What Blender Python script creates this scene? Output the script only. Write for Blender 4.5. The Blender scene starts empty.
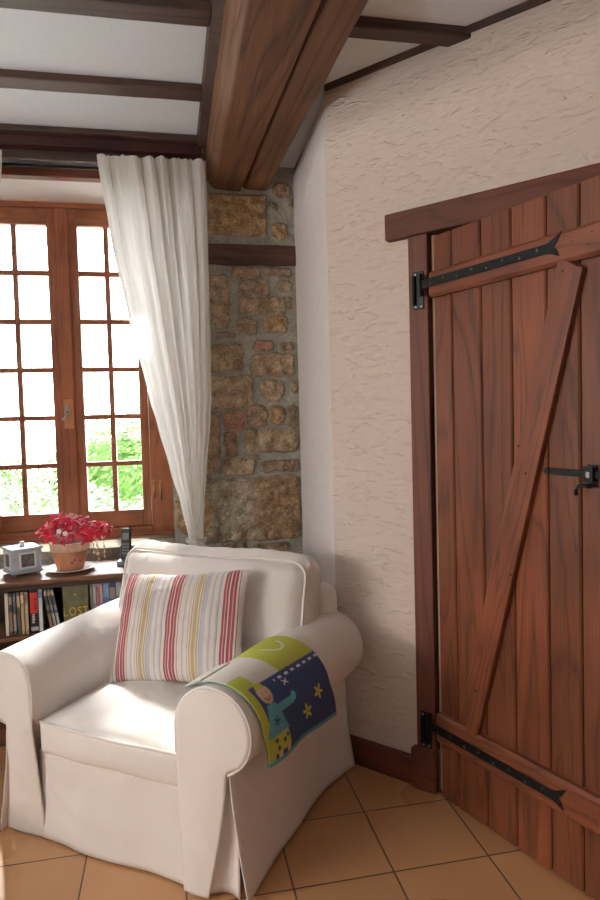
import bpy, bmesh, math, random
from math import sin, cos, pi, radians, sqrt, atan2, exp
from mathutils import Vector, Matrix, noise

random.seed(7)
SC = bpy.context.scene
COL = SC.collection
EYE = 1.35            # camera height
Y0 = 3.26             # inner face of the window wall
ZC = 2.67             # ceiling

# ------------------------------------------------------------------ materials
def new_mat(name):
    m = bpy.data.materials.new(name); m.use_nodes = True
    nt = m.node_tree
    return m, nt, nt.nodes, nt.links, nt.nodes['Principled BSDF']

def N(nodes, typ, **kw):
    n = nodes.new(typ)
    for k, v in kw.items():
        if k.startswith('i_'): n.inputs[k[2:].replace('_', ' ')].default_value = v
        else: setattr(n, k, v)
    return n

def ramp(nodes, stops, interp='LINEAR'):
    r = nodes.new('ShaderNodeValToRGB'); cr = r.color_ramp; cr.interpolation = interp
    while len(cr.elements) > 1: cr.elements.remove(cr.elements[-1])
    first = True
    for p, c in stops:
        e = cr.elements[0] if first else cr.elements.new(p)
        e.position = p; e.color = (*c, 1) if len(c) == 3 else c
        first = False
    return r

def plain(name, col, rough=.6, metal=0, spec=.5, bump=0, bscale=80, var=0):
    m, nt, nd, lk, b = new_mat(name)
    b.inputs['Base Color'].default_value = (*col, 1)
    b.inputs['Roughness'].default_value = rough
    b.inputs['Metallic'].default_value = metal
    b.inputs['Specular IOR Level'].default_value = spec
    if bump or var:
        tc = N(nd, 'ShaderNodeTexCoord')
        n = N(nd, 'ShaderNodeTexNoise', i_Scale=bscale, i_Detail=4.0)
        lk.new(tc.outputs['Object'], n.inputs['Vector'])
        if bump:
            bp = N(nd, 'ShaderNodeBump', i_Strength=bump, i_Distance=.004)
            lk.new(n.outputs['Fac'], bp.inputs['Height']); lk.new(bp.outputs['Normal'], b.inputs['Normal'])
        if var:
            r = ramp(nd, [(.25, tuple(c*(1-var) for c in col)), (.75, tuple(min(1, c*(1+var)) for c in col))])
            lk.new(n.outputs['Fac'], r.inputs['Fac']); lk.new(r.outputs['Color'], b.inputs['Base Color'])
    return m

def wood(name, dark, light, axis='z', scale=1.0, rough=.45, bump=.25, attr=False, knots=True):
    m, nt, nd, lk, b = new_mat(name)
    tc = N(nd, 'ShaderNodeTexCoord'); mp = N(nd, 'ShaderNodeMapping')
    s = [8.5*scale]*3; s['xyz'.index(axis)] = .9*scale
    mp.inputs['Scale'].default_value = s
    if attr:
        ao = N(nd, 'ShaderNodeAttribute', attribute_name='tone'); sc_ = N(nd, 'ShaderNodeVectorMath', operation='SCALE'); sc_.inputs['Scale'].default_value = 37.0
        lk.new(ao.outputs['Vector'], sc_.inputs[0]); av = N(nd, 'ShaderNodeVectorMath', operation='ADD'); lk.new(sc_.outputs[0], av.inputs[0]); lk.new(tc.outputs['Object'], av.inputs[1]); lk.new(av.outputs[0], mp.inputs['Vector'])
    else: lk.new(tc.outputs['Object'], mp.inputs['Vector'])
    big = N(nd, 'ShaderNodeTexNoise', i_Scale=.55, i_Detail=3.0, i_Distortion=.6)
    lk.new(mp.outputs['Vector'], big.inputs['Vector'])
    # contour lines of the broad noise read as cathedral grain
    mul = N(nd, 'ShaderNodeMath', operation='MULTIPLY'); mul.inputs[1].default_value = 11
    lk.new(big.outputs['Fac'], mul.inputs[0])
    fr = N(nd, 'ShaderNodeMath', operation='FRACT'); lk.new(mul.outputs[0], fr.inputs[0])
    rg = ramp(nd, [(0, (1, 1, 1)), (.14, (.3, .3, .3)), (.5, (0, 0, 0)), (.8, (.12, .12, .12)), (1, (1, 1, 1))])
    lk.new(fr.outputs[0], rg.inputs['Fac'])
    mp2 = N(nd, 'ShaderNodeMapping'); s2 = [160*scale]*3; s2['xyz'.index(axis)] = 5*scale
    mp2.inputs['Scale'].default_value = s2
    lk.new(tc.outputs['Object'], mp2.inputs['Vector'])
    fine = N(nd, 'ShaderNodeTexNoise', i_Scale=1.0, i_Detail=3.0)
    lk.new(mp2.outputs['Vector'], fine.inputs['Vector'])
    mix = N(nd, 'ShaderNodeMath', operation='MULTIPLY_ADD'); mix.inputs[1].default_value = .38
    lk.new(rg.outputs['Color'], mix.inputs[0])
    f2 = N(nd, 'ShaderNodeMath', operation='MULTIPLY'); f2.inputs[1].default_value = .75
    lk.new(fine.outputs['Fac'], f2.inputs[0]); lk.new(f2.outputs[0], mix.inputs[2])
    cr = ramp(nd, [(.22, light), (.62, tuple((a+c)/2 for a, c in zip(dark, light))), (.95, dark)])
    lk.new(mix.outputs[0], cr.inputs['Fac'])
    blot = N(nd, 'ShaderNodeTexNoise', i_Scale=3.5*scale, i_Detail=2.0)
    lk.new(tc.outputs['Object'], blot.inputs['Vector'])
    br = ramp(nd, [(.3, (.72, .70, .70)), (.7, (1.12, 1.1, 1.1))]); lk.new(blot.outputs['Fac'], br.inputs['Fac'])
    mm = N(nd, 'ShaderNodeMix', data_type='RGBA', blend_type='MULTIPLY'); mm.inputs[0].default_value = 1
    lk.new(cr.outputs['Color'], mm.inputs[6]); lk.new(br.outputs['Color'], mm.inputs[7])
    out = mm.outputs[2]
    if attr:
        at = N(nd, 'ShaderNodeAttribute', attribute_name='tone')
        m2 = N(nd, 'ShaderNodeMix', data_type='RGBA', blend_type='MULTIPLY'); m2.inputs[0].default_value = 1
        lk.new(out, m2.inputs[6]); lk.new(at.outputs['Color'], m2.inputs[7]); out = m2.outputs[2]
    lk.new(out, b.inputs['Base Color'])
    b.inputs['Roughness'].default_value = rough
    bp = N(nd, 'ShaderNodeBump', i_Strength=bump, i_Distance=.002); bp.invert = True
    lk.new(mix.outputs[0], bp.inputs['Height']); lk.new(bp.outputs['Normal'], b.inputs['Normal'])
    return m

def plaster(name, col, strength=.7, hor=3.0):
    m, nt, nd, lk, b = new_mat(name)
    tc = N(nd, 'ShaderNodeTexCoord'); mp = N(nd, 'ShaderNodeMapping')
    mp.inputs['Scale'].default_value = (1, 1, hor)
    lk.new(tc.outputs['Object'], mp.inputs['Vector'])
    # trowel ridges: thin contours of a warped noise, broken up by a mask
    n1 = N(nd, 'ShaderNodeTexNoise', i_Scale=8.0, i_Detail=2.0, i_Distortion=.7); lk.new(mp.outputs[0], n1.inputs['Vector'])
    m1 = N(nd, 'ShaderNodeMath', operation='MULTIPLY'); m1.inputs[1].default_value = 3.4; lk.new(n1.outputs['Fac'], m1.inputs[0])
    f1 = N(nd, 'ShaderNodeMath', operation='FRACT'); lk.new(m1.outputs[0], f1.inputs[0])
    r1 = ramp(nd, [(0, (0, 0, 0)), (.32, (.05, .05, .05)), (.47, (.95, .95, .95)), (.55, (1, 1, 1)), (.66, (.2, .2, .2)), (.85, (0, 0, 0))]); lk.new(f1.outputs[0], r1.inputs['Fac'])
    nm = N(nd, 'ShaderNodeTexNoise', i_Scale=16.0, i_Detail=2.0); lk.new(mp.outputs[0], nm.inputs['Vector'])
    rm = ramp(nd, [(.46, (0, 0, 0)), (.62, (1, 1, 1))]); lk.new(nm.outputs['Fac'], rm.inputs['Fac'])
    mul0 = N(nd, 'ShaderNodeMath', operation='MULTIPLY'); lk.new(r1.outputs['Color'], mul0.inputs[0]); lk.new(rm.outputs['Color'], mul0.inputs[1])
    mul = N(nd, 'ShaderNodeMath', operation='MULTIPLY'); lk.new(mul0.outputs[0], mul.inputs[0]); mul.inputs[1].default_value = .42
    n2 = N(nd, 'ShaderNodeTexNoise', i_Scale=26.0, i_Detail=5.0); lk.new(mp.outputs[0], n2.inputs['Vector'])
    n3 = N(nd, 'ShaderNodeTexNoise', i_Scale=260.0, i_Detail=2.0); lk.new(tc.outputs['Object'], n3.inputs['Vector'])
    a1 = N(nd, 'ShaderNodeMath', operation='MULTIPLY_ADD'); a1.inputs[1].default_value = .45
    lk.new(n2.outputs['Fac'], a1.inputs[0]); lk.new(mul.outputs[0], a1.inputs[2])
    a2 = N(nd, 'ShaderNodeMath', operation='MULTIPLY_ADD'); a2.inputs[1].default_value = .06
    lk.new(n3.outputs['Fac'], a2.inputs[0]); lk.new(a1.outputs[0], a2.inputs[2])
    bp = N(nd, 'ShaderNodeBump', i_Strength=strength, i_Distance=.006)
    lk.new(a2.outputs[0], bp.inputs['Height']); lk.new(bp.outputs['Normal'], b.inputs['Normal'])
    cr = ramp(nd, [(.3, tuple(c*.95 for c in col)), (.7, tuple(min(1, c*1.03) for c in col))]); lk.new(n2.outputs['Fac'], cr.inputs['Fac'])
    lk.new(cr.outputs['Color'], b.inputs['Base Color'])
    b.inputs['Roughness'].default_value = .85; b.inputs['Specular IOR Level'].default_value = .25
    return m

def fabric(name, col, weave=700, bump=.35, crease=.30):
    m, nt, nd, lk, b = new_mat(name)
    tc = N(nd, 'ShaderNodeTexCoord')
    n1 = N(nd, 'ShaderNodeTexNoise', i_Scale=weave, i_Detail=2.0); lk.new(tc.outputs['Object'], n1.inputs['Vector'])
    n2 = N(nd, 'ShaderNodeTexNoise', i_Scale=5.0, i_Detail=2.0, i_Distortion=.5); lk.new(tc.outputs['Object'], n2.inputs['Vector'])
    b1 = N(nd, 'ShaderNodeBump', i_Strength=crease, i_Distance=.05); lk.new(n2.outputs['Fac'], b1.inputs['Height'])
    b2 = N(nd, 'ShaderNodeBump', i_Strength=bump, i_Distance=.001); lk.new(n1.outputs['Fac'], b2.inputs['Height'])
    lk.new(b1.outputs['Normal'], b2.inputs['Normal']); lk.new(b2.outputs['Normal'], b.inputs['Normal'])
    b.inputs['Base Color'].default_value = (*col, 1)
    b.inputs['Roughness'].default_value = .8; b.inputs['Specular IOR Level'].default_value = .2
    b.inputs['Sheen Weight'].default_value = .12
    return m

def vcol_mat(name, attr='Col', rough=.85, bump=.4, bscale=300, dist=.002, mult=None):
    m, nt, nd, lk, b = new_mat(name)
    at = N(nd, 'ShaderNodeAttribute', attribute_name=attr)
    tc = N(nd, 'ShaderNodeTexCoord')
    n = N(nd, 'ShaderNodeTexNoise', i_Scale=bscale, i_Detail=4.0); lk.new(tc.outputs['Object'], n.inputs['Vector'])
    bp = N(nd, 'ShaderNodeBump', i_Strength=bump, i_Distance=dist)
    lk.new(n.outputs['Fac'], bp.inputs['Height']); lk.new(bp.outputs['Normal'], b.inputs['Normal'])
    if mult:
        r = ramp(nd, [(.32, (mult[0],)*3), (.68, (mult[1],)*3)]); lk.new(n.outputs['Fac'], r.inputs['Fac'])
        mm = N(nd, 'ShaderNodeMix', data_type='RGBA', blend_type='MULTIPLY'); mm.inputs[0].default_value = 1
        lk.new(at.outputs['Color'], mm.inputs[6]); lk.new(r.outputs['Color'], mm.inputs[7])
        lk.new(mm.outputs[2], b.inputs['Base Color'])
    else:
        lk.new(at.outputs['Color'], b.inputs['Base Color'])
    b.inputs['Roughness'].default_value = rough; b.inputs['Specular IOR Level'].default_value = .25
    return m

def leafy(name, c1, c2, trans=.5):
    m, nt, nd, lk, b = new_mat(name)
    tc = N(nd, 'ShaderNodeTexCoord'); n = N(nd, 'ShaderNodeTexNoise', i_Scale=25.0, i_Detail=2.0); lk.new(tc.outputs['Object'], n.inputs['Vector'])
    r = ramp(nd, [(.35, c1), (.65, c2)]); lk.new(n.outputs['Fac'], r.inputs['Fac'])
    lk.new(r.outputs['Color'], b.inputs['Base Color']); b.inputs['Roughness'].default_value = .55
    t = N(nd, 'ShaderNodeBsdfTranslucent'); lk.new(r.outputs['Color'], t.inputs['Color'])
    mx = N(nd, 'ShaderNodeMixShader'); mx.inputs[0].default_value = trans
    lk.new(b.outputs[0], mx.inputs[1]); lk.new(t.outputs[0], mx.inputs[2])
    lk.new(mx.outputs[0], nd['Material Output'].inputs['Surface'])
    return m

def curtain_mat():
    m, nt, nd, lk, b = new_mat('sheer_cotton')
    tc = N(nd, 'ShaderNodeTexCoord'); mp = N(nd, 'ShaderNodeMapping'); mp.inputs['Scale'].default_value = (60, 60, 700)
    lk.new(tc.outputs['Object'], mp.inputs['Vector'])
    n = N(nd, 'ShaderNodeTexNoise', i_Scale=1.0, i_Detail=2.0); lk.new(mp.outputs[0], n.inputs['Vector'])
    bp = N(nd, 'ShaderNodeBump', i_Strength=.2, i_Distance=.001); lk.new(n.outputs['Fac'], bp.inputs['Height'])
    lk.new(bp.outputs['Normal'], b.inputs['Normal'])
    b.inputs['Base Color'].default_value = (.86, .85, .82, 1); b.inputs['Roughness'].default_value = .9
    t = N(nd, 'ShaderNodeBsdfTranslucent'); t.inputs['Color'].default_value = (.88, .87, .83, 1)
    mx = N(nd, 'ShaderNodeMixShader'); mx.inputs[0].default_value = .5
    lk.new(b.outputs[0], mx.inputs[1]); lk.new(t.outputs[0], mx.inputs[2])
    lk.new(mx.outputs[0], nd['Material Output'].inputs['Surface'])
    return m

def glass_mat():
    m, nt, nd, lk, b = new_mat('window_glass')
    t = N(nd, 'ShaderNodeBsdfTransparent'); g = N(nd, 'ShaderNodeBsdfGlossy'); g.inputs['Roughness'].default_value = .02
    f = N(nd, 'ShaderNodeFresnel'); f.inputs['IOR'].default_value = 1.3
    mx = N(nd, 'ShaderNodeMixShader'); lk.new(f.outputs[0], mx.inputs[0]); lk.new(t.outputs[0], mx.inputs[1]); lk.new(g.outputs[0], mx.inputs[2])
    lk.new(mx.outputs[0], nd['Material Output'].inputs['Surface'])
    return m

def tile_mat():
    m, nt, nd, lk, b = new_mat('terracotta_tiles')
    tc = N(nd, 'ShaderNodeTexCoord'); sep = N(nd, 'ShaderNodeSeparateXYZ'); lk.new(tc.outputs['Object'], sep.inputs[0])
    P = .304; edges = []; cells = []
    for ax, off in (('X', 0.0), ('Y', .261)):
        s = N(nd, 'ShaderNodeMath', operation='SUBTRACT'); s.inputs[1].default_value = off; lk.new(sep.outputs[ax], s.inputs[0])
        d = N(nd, 'ShaderNodeMath', operation='DIVIDE'); d.inputs[1].default_value = P; lk.new(s.outputs[0], d.inputs[0])
        fl = N(nd, 'ShaderNodeMath', operation='FLOOR'); lk.new(d.outputs[0], fl.inputs[0]); cells.append(fl)
        fr = N(nd, 'ShaderNodeMath', operation='FRACT'); lk.new(d.outputs[0], fr.inputs[0])
        c = N(nd, 'ShaderNodeMath', operation='SUBTRACT'); c.inputs[1].default_value = .5; lk.new(fr.outputs[0], c.inputs[0])
        a = N(nd, 'ShaderNodeMath', operation='ABSOLUTE'); lk.new(c.outputs[0], a.inputs[0]); edges.append(a)
    mx = N(nd, 'ShaderNodeMath', operation='MAXIMUM'); lk.new(edges[0].outputs[0], mx.inputs[0]); lk.new(edges[1].outputs[0], mx.inputs[1])
    gr = ramp(nd, [(.489, (0, 0, 0)), (.4945, (1, 1, 1))]); lk.new(mx.outputs[0], gr.inputs['Fac'])
    cb = N(nd, 'ShaderNodeCombineXYZ'); lk.new(cells[0].outputs[0], cb.inputs[0]); lk.new(cells[1].outputs[0], cb.inputs[1])
    wn = N(nd, 'ShaderNodeTexWhiteNoise'); lk.new(cb.outputs[0], wn.inputs['Vector'])
    n = N(nd, 'ShaderNodeTexNoise', i_Scale=3.0, i_Detail=1.0, i_Roughness=.5)
    va = N(nd, 'ShaderNodeVectorMath', operation='ADD'); lk.new(tc.outputs['Object'], va.inputs[0]); lk.new(wn.outputs['Color'], va.inputs[1]); lk.new(va.outputs[0], n.inputs['Vector'])
    cr = ramp(nd, [(.1, (.43, .22, .098)), (.9, (.53, .29, .138))]); lk.new(n.outputs['Fac'], cr.inputs['Fac'])
    tn = ramp(nd, [(0, (.88, .86, .85)), (1, (1.08, 1.06, 1.05))]); lk.new(wn.outputs['Value'], tn.inputs['Fac'])
    mm = N(nd, 'ShaderNodeMix', data_type='RGBA', blend_type='MULTIPLY'); mm.inputs[0].default_value = 1
    lk.new(cr.outputs['Color'], mm.inputs[6]); lk.new(tn.outputs['Color'], mm.inputs[7])
    m2 = N(nd, 'ShaderNodeMix', data_type='RGBA'); lk.new(gr.outputs['Color'], m2.inputs[0]); lk.new(mm.outputs[2], m2.inputs[6]); m2.inputs[7].default_value = (.075, .04, .025, 1)
    lk.new(m2.outputs[2], b.inputs['Base Color'])
    ro = ramp(nd, [(.05, (.24,)*3), (.95, (.34,)*3)]); lk.new(n.outputs['Fac'], ro.inputs['Fac']); lk.new(ro.outputs['Color'], b.inputs['Roughness'])
    inv = N(nd, 'ShaderNodeMath', operation='MULTIPLY_ADD'); inv.inputs[1].default_value = -1; inv.inputs[2].default_value = 1; lk.new(gr.outputs['Color'], inv.inputs[0])
    ad = N(nd, 'ShaderNodeMath', operation='MULTIPLY_ADD'); ad.inputs[1].default_value = .02; lk.new(n.outputs['Fac'], ad.inputs[0]); lk.new(inv.outputs[0], ad.inputs[2])
    bp = N(nd, 'ShaderNodeBump', i_Strength=.4, i_Distance=.002); lk.new(ad.outputs[0], bp.inputs['Height']); lk.new(bp.outputs['Normal'], b.inputs['Normal'])
    return m

def stripe_mat():
    m, nt, nd, lk, b = new_mat('striped_ticking')
    tc = N(nd, 'ShaderNodeTexCoord'); sep = N(nd, 'ShaderNodeSeparateXYZ'); lk.new(tc.outputs['Object'], sep.inputs[0])
    ad = N(nd, 'ShaderNodeMath', operation='ADD'); ad.inputs[1].default_value = 10*.205 + .0206; lk.new(sep.outputs['X'], ad.inputs[0])
    dv = N(nd, 'ShaderNodeMath', operation='DIVIDE'); dv.inputs[1].default_value = .205; lk.new(ad.outputs[0], dv.inputs[0])
    fr = N(nd, 'ShaderNodeMath', operation='FRACT'); lk.new(dv.outputs[0], fr.inputs[0])
    cream = (.66, .61, .56); lil = (.46, .45, .50); red = (.31, .075, .095); gold = (.43, .34, .20); dk = (.20, .16, .20); pink = (.60, .36, .37)
    st = [(0, red), (.035, pink), (.05, red), (.085, cream), (.105, red), (.15, pink), (.165, red), (.205, cream), (.235, red), (.25, cream),
          (.33, lil), (.36, cream), (.43, dk), (.44, cream), (.47, gold), (.50, cream), (.515, gold), (.585, cream), (.60, gold), (.63, cream), (.65, dk), (.66, lil),
          (.73, cream), (.80, lil), (.83, cream), (.90, lil), (.93, dk), (.94, cream)]
    r = ramp(nd, st, 'CONSTANT'); lk.new(fr.outputs[0], r.inputs['Fac']); lk.new(r.outputs['Color'], b.inputs['Base Color'])
    b.inputs['Roughness'].default_value = .8; b.inputs['Specular IOR Level'].default_value = .25
    n = N(nd, 'ShaderNodeTexNoise', i_Scale=12.0, i_Detail=3.0, i_Distortion=1.0); lk.new(tc.outputs['Object'], n.inputs['Vector'])
    bp = N(nd, 'ShaderNodeBump', i_Strength=.5, i_Distance=.015); lk.new(n.outputs['Fac'], bp.inputs['Height']); lk.new(bp.outputs['Normal'], b.inputs['Normal'])
    return m

M = {}
M['plaster'] = plaster('cream_plaster', (.645, .555, .495), 1.15)
M['plaster_white'] = plaster('white_plaster', (.74, .71, .70), .4, 1.2)
M['ceiling'] = plain('ceiling_white', (.75, .79, .825), .75, bump=.08, bscale=60, var=.03)
M['soffit'] = plain('reveal_white', (.9, .9, .9), .8, bump=.1, bscale=30)
M['oak_z'] = wood('red_oak_upright', (.050, .014, .006), (.225, .068, .026), 'z', attr=True)
M['oak_x'] = wood('red_oak_level', (.060, .016, .007), (.225, .066, .027), 'x')
M['frame_z'] = wood('door_frame_oak_upright', (.055, .012, .006), (.155, .042, .017), 'z', 1, .6)
M['frame_x'] = wood('door_frame_oak_level', (.055, .012, .006), (.150, .042, .017), 'x', 1, .65)
M['beam'] = wood('old_beam', (.042, .016, .008), (.215, .096, .042), 'y', .8, .6, .5)
M['joist'] = wood('joist', (.016, .008, .006), (.078, .036, .023), 'x', .8, .55, .4)
M['beam_dark'] = wood('dark_beam', (.022, .006, .006), (.065, .016, .014), 'x', .8, .5, .3)
M['lintel'] = wood('lintel', (.07, .018, .010), (.19, .05, .024), 'x', 1, .5)
M['win_z'] = wood('window_upright', (.20, .058, .022), (.42, .14, .056), 'z', 1.2, .4, .15)
M['win_x'] = wood('window_level', (.20, .058, .022), (.42, .14, .056), 'x', 1.2, .4, .15)
M['shelfwood'] = wood('bookcase_wood', (.10, .04, .022), (.24, .105, .055), 'x', 1, .42, .2)
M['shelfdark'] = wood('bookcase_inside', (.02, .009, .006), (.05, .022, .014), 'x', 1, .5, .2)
M['iron'] = plain('black_iron', (.012, .014, .014), .42, .6, bump=.3, bscale=120)
M['rivet'] = plain('rivet_iron', (.06, .065, .07), .3, .7)
M['steel'] = plain('worn_steel', (.55, .55, .52), .35, .9)
M['brass'] = plain('dull_brass', (.55, .42, .18), .35, .8)
M['chrome'] = plain('grey_handle_metal', (.55, .56, .58), .3, .8)
M['slip'] = fabric('white_slipcover', (.80, .765, .735))
M['pipe'] = fabric('white_piping', (.82, .785, .755), crease=0)
M['stripe'] = stripe_mat()
M['curtain'] = curtain_mat()
M['glass'] = glass_mat()
M['tile'] = tile_mat()
M['stone'] = vcol_mat('rubble_stone', bscale=90, bump=.7, dist=.006, mult=(.78, 1.15), rough=.9)
M['stone_plain'] = plain('granite_sill', (.34, .29, .22), .9, bump=.8, bscale=70, var=.4)
M['terracotta'] = plain('terracotta', (.42, .175, .085), .75, var=.2, bscale=18, bump=.15)
M['limescale'] = plain('whitened_rim', (.55, .38, .28), .8, var=.25, bscale=40)
M['soil'] = plain('soil', (.03, .02, .012), .95, bump=1, bscale=60)
M['white_china'] = plain('white_china', (.82, .82, .80), .2)
M['leaf'] = leafy('crimson_leaf', (.36, .008, .022), (.62, .022, .055), .45)
M['stem'] = plain('pale_pink_stem', (.70, .45, .45), .6)
M['dry'] = plain('dry_stem', (.62, .52, .34), .7)
M['petal'] = plain('white_petal', (.85, .82, .85), .6)
M['blue_box'] = plain('grey_blue_paint', (.40, .46, .53), .6, var=.12, bscale=30)
M['box_pale'] = plain('pale_frame_paint', (.72, .72, .70), .6)
M['box_dark'] = plain('dark_picture', (.10, .09, .10), .4, var=.6, bscale=50)
M['phone'] = plain('black_plastic', (.015, .016, .018), .3)
M['phone_key'] = plain('key_grey', (.16, .17, .18), .4)
M['phone_screen'] = plain('screen_grey', (.20, .23, .22), .2)
M['cradle'] = plain('grey_blue_plastic', (.13, .17, .21), .35)
M['blanket'] = vcol_mat('fleece', bscale=420, bump=.5, dist=.002, mult=(.82, 1.1))
M['blanket_edge'] = plain('fleece_edge', (.16, .26, .24), .9, bump=.4, bscale=300)

# ------------------------------------------------------------------ mesh helpers
def link(name, me, mat, parent=None, smooth=False):
    o = bpy.data.objects.new(name, me); COL.objects.link(o)
    if mat is not None and not me.materials: me.materials.append(mat)
    if smooth:
        for p in me.polygons: p.use_smooth = True
    if parent is not None: o.parent = parent
    return o

def build(name, bm, mat, parent=None, smooth=False, bevel=0, seg=2, auto=False):
    bmesh.ops.recalc_face_normals(bm, faces=bm.faces[:])
    me = bpy.data.meshes.new(name); bm.to_mesh(me); bm.free()
    o = link(name, me, mat, parent, smooth or auto)
    if bevel:
        md = o.modifiers.new('bevel', 'BEVEL'); md.width = bevel; md.segments = seg; md.limit_method = 'ANGLE'; md.angle_limit = radians(40)
    return o

def raw(name, verts, faces, mat, parent=None, smooth=True):
    me = bpy.data.meshes.new(name); me.from_pydata([tuple(v) for v in verts], [], faces); me.update()
    return link(name, me, mat, parent, smooth)

def box(bm, x0, x1, y0, y1, z0, z1, mtx=None):
    vs = [bm.verts.new((x, y, z)) for x in (x0, x1) for y in (y0, y1) for z in (z0, z1)]
    for f in ((0, 1, 3, 2), (4, 6, 7, 5), (0, 4, 5, 1), (2, 3, 7, 6), (0, 2, 6, 4), (1, 5, 7, 3)):
        bm.faces.new([vs[i] for i in f])
    if mtx is not None:
        for v in vs: v.co = mtx @ v.co
    return vs

def prism_y(bm, poly, y0, y1):
    a = [bm.verts.new((x, y0, z)) for x, z in poly]; b = [bm.verts.new((x, y1, z)) for x, z in poly]
    n = len(poly); bm.faces.new(a); bm.faces.new(b[::-1])
    for i in range(n): bm.faces.new((a[i], b[i], b[(i+1) % n], a[(i+1) % n]))

def prism_x(bm, poly, x0, x1):
    a = [bm.verts.new((x0, y, z)) for y, z in poly]; b = [bm.verts.new((x1, y, z)) for y, z in poly]
    n = len(poly); bm.faces.new(a); bm.faces.new(b[::-1])
    for i in range(n): bm.faces.new((a[i], b[i], b[(i+1) % n], a[(i+1) % n]))

def tube(bm, pts, r, seg=8, closed=False):
    pts = [Vector(p) for p in pts]; n = len(pts); rings = []
    rr = r if isinstance(r, (list, tuple)) else [r]*n
    up = Vector((.3, .2, 1)).normalized()
    for i, p in enumerate(pts):
        if closed: t = pts[(i+1) % n]-pts[i-1]
        else: t = pts[min(i+1, n-1)]-pts[max(i-1, 0)]
        t.normalize(); a = t.cross(up)
        if a.length < 1e-3: a = t.cross(Vector((1, 0, 0)))
        a.normalize(); b = t.cross(a)
        rings.append([bm.verts.new(p+(a*cos(2*pi*k/seg)+b*sin(2*pi*k/seg))*rr[i]) for k in range(seg)])
    for i in range(n if closed else n-1):
        A, B = rings[i], rings[(i+1) % n]
        for k in range(seg): bm.faces.new((A[k], A[(k+1) % seg], B[(k+1) % seg], B[k]))
    if not closed:
        bm.faces.new(rings[0][::-1]); bm.faces.new(rings[-1])

def lathe(bm, prof, seg=32, c=(0, 0, 0)):
    rings = []
    for r, z in prof:
        if r < 1e-6: rings.append([bm.verts.new((c[0], c[1], c[2]+z))])
        else: rings.append([bm.verts.new((c[0]+r*cos(2*pi*k/seg), c[1]+r*sin(2*pi*k/seg), c[2]+z)) for k in range(seg)])
    for A, B in zip(rings, rings[1:]):
        if len(A) == 1 and len(B) == 1: continue
        if len(A) == 1:
            for k in range(seg): bm.faces.new((A[0], B[k], B[(k+1) % seg]))
        elif len(B) == 1:
            for k in range(seg): bm.faces.new((A[k], B[0], A[(k+1) % seg]))
        else:
            for k in range(seg): bm.faces.new((A[k], B[k], B[(k+1) % seg], A[(k+1) % seg]))

def ball(bm, c, r, seg=10, sc=(1, 1, 1)):
    prof = [(0, -r)]+[(r*cos(a), r*sin(a)) for a in [(-.5+i/6)*pi for i in range(1, 6)]]+[(0, r)]
    n0 = len(bm.verts); bm.verts.ensure_lookup_table(); lathe(bm, prof, seg); bm.verts.ensure_lookup_table()
    for v in bm.verts[n0:]:
        v.co = Vector((v.co.x*sc[0], v.co.y*sc[1], v.co.z*sc[2]))+Vector(c)

def grid_faces(nu, nv, closed_u=False):
    f = []
    for j in range(nv-1):
        for i in range(nu if closed_u else nu-1):
            i2 = (i+1) % nu
            f.append((j*nu+i, j*nu+i2, (j+1)*nu+i2, (j+1)*nu+i))
    return f

def tag(o, label=None, cat=None, group=None, kind=None):
    if label: o['label'] = label
    if cat: o['category'] = cat
    if group: o['group'] = group
    if kind: o['kind'] = kind
    return o

def thing(name, label, cat, loc=(0, 0, 0), rz=0, group=None):
    o = bpy.data.objects.new(name, None); COL.objects.link(o); o.empty_display_size = .05
    o.location = loc; o.rotation_euler = (0, 0, rz)
    return tag(o, label, cat, group)

def struct(o): o['kind'] = 'structure'; return o

def anchor(name, loc, rz):                     # base of a structure that has parts
    o = bpy.data.objects.new(name, None); COL.objects.link(o); o.location = loc; o.rotation_euler = (0, 0, rz); o['kind'] = 'structure'
    return o

def interp(t, xs, ys):
    if t <= xs[0]: return ys[0]
    for i in range(len(xs)-1):
        if t <= xs[i+1]:
            k = (t-xs[i])/(xs[i+1]-xs[i]); k = k*k*(3-2*k)*.35+k*.65
            return ys[i]+(ys[i+1]-ys[i])*k
    return ys[-1]

# ------------------------------------------------------------------ room shell
RZW = atan2(-.752, .659)                      # door wall runs this way
PC = Vector((.622, 2.465, 0))                 # corner where door wall starts
bm = bmesh.new(); box(bm, -2.75, 5.4, -2.7, 3.9, -.1, 0)
struct(build('floor', bm, M['tile']))
bm = bmesh.new(); box(bm, -2.75, 5.4, -2.7, 3.9, ZC, ZC+.12)
struct(build('ceiling', bm, M['ceiling']))

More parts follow.
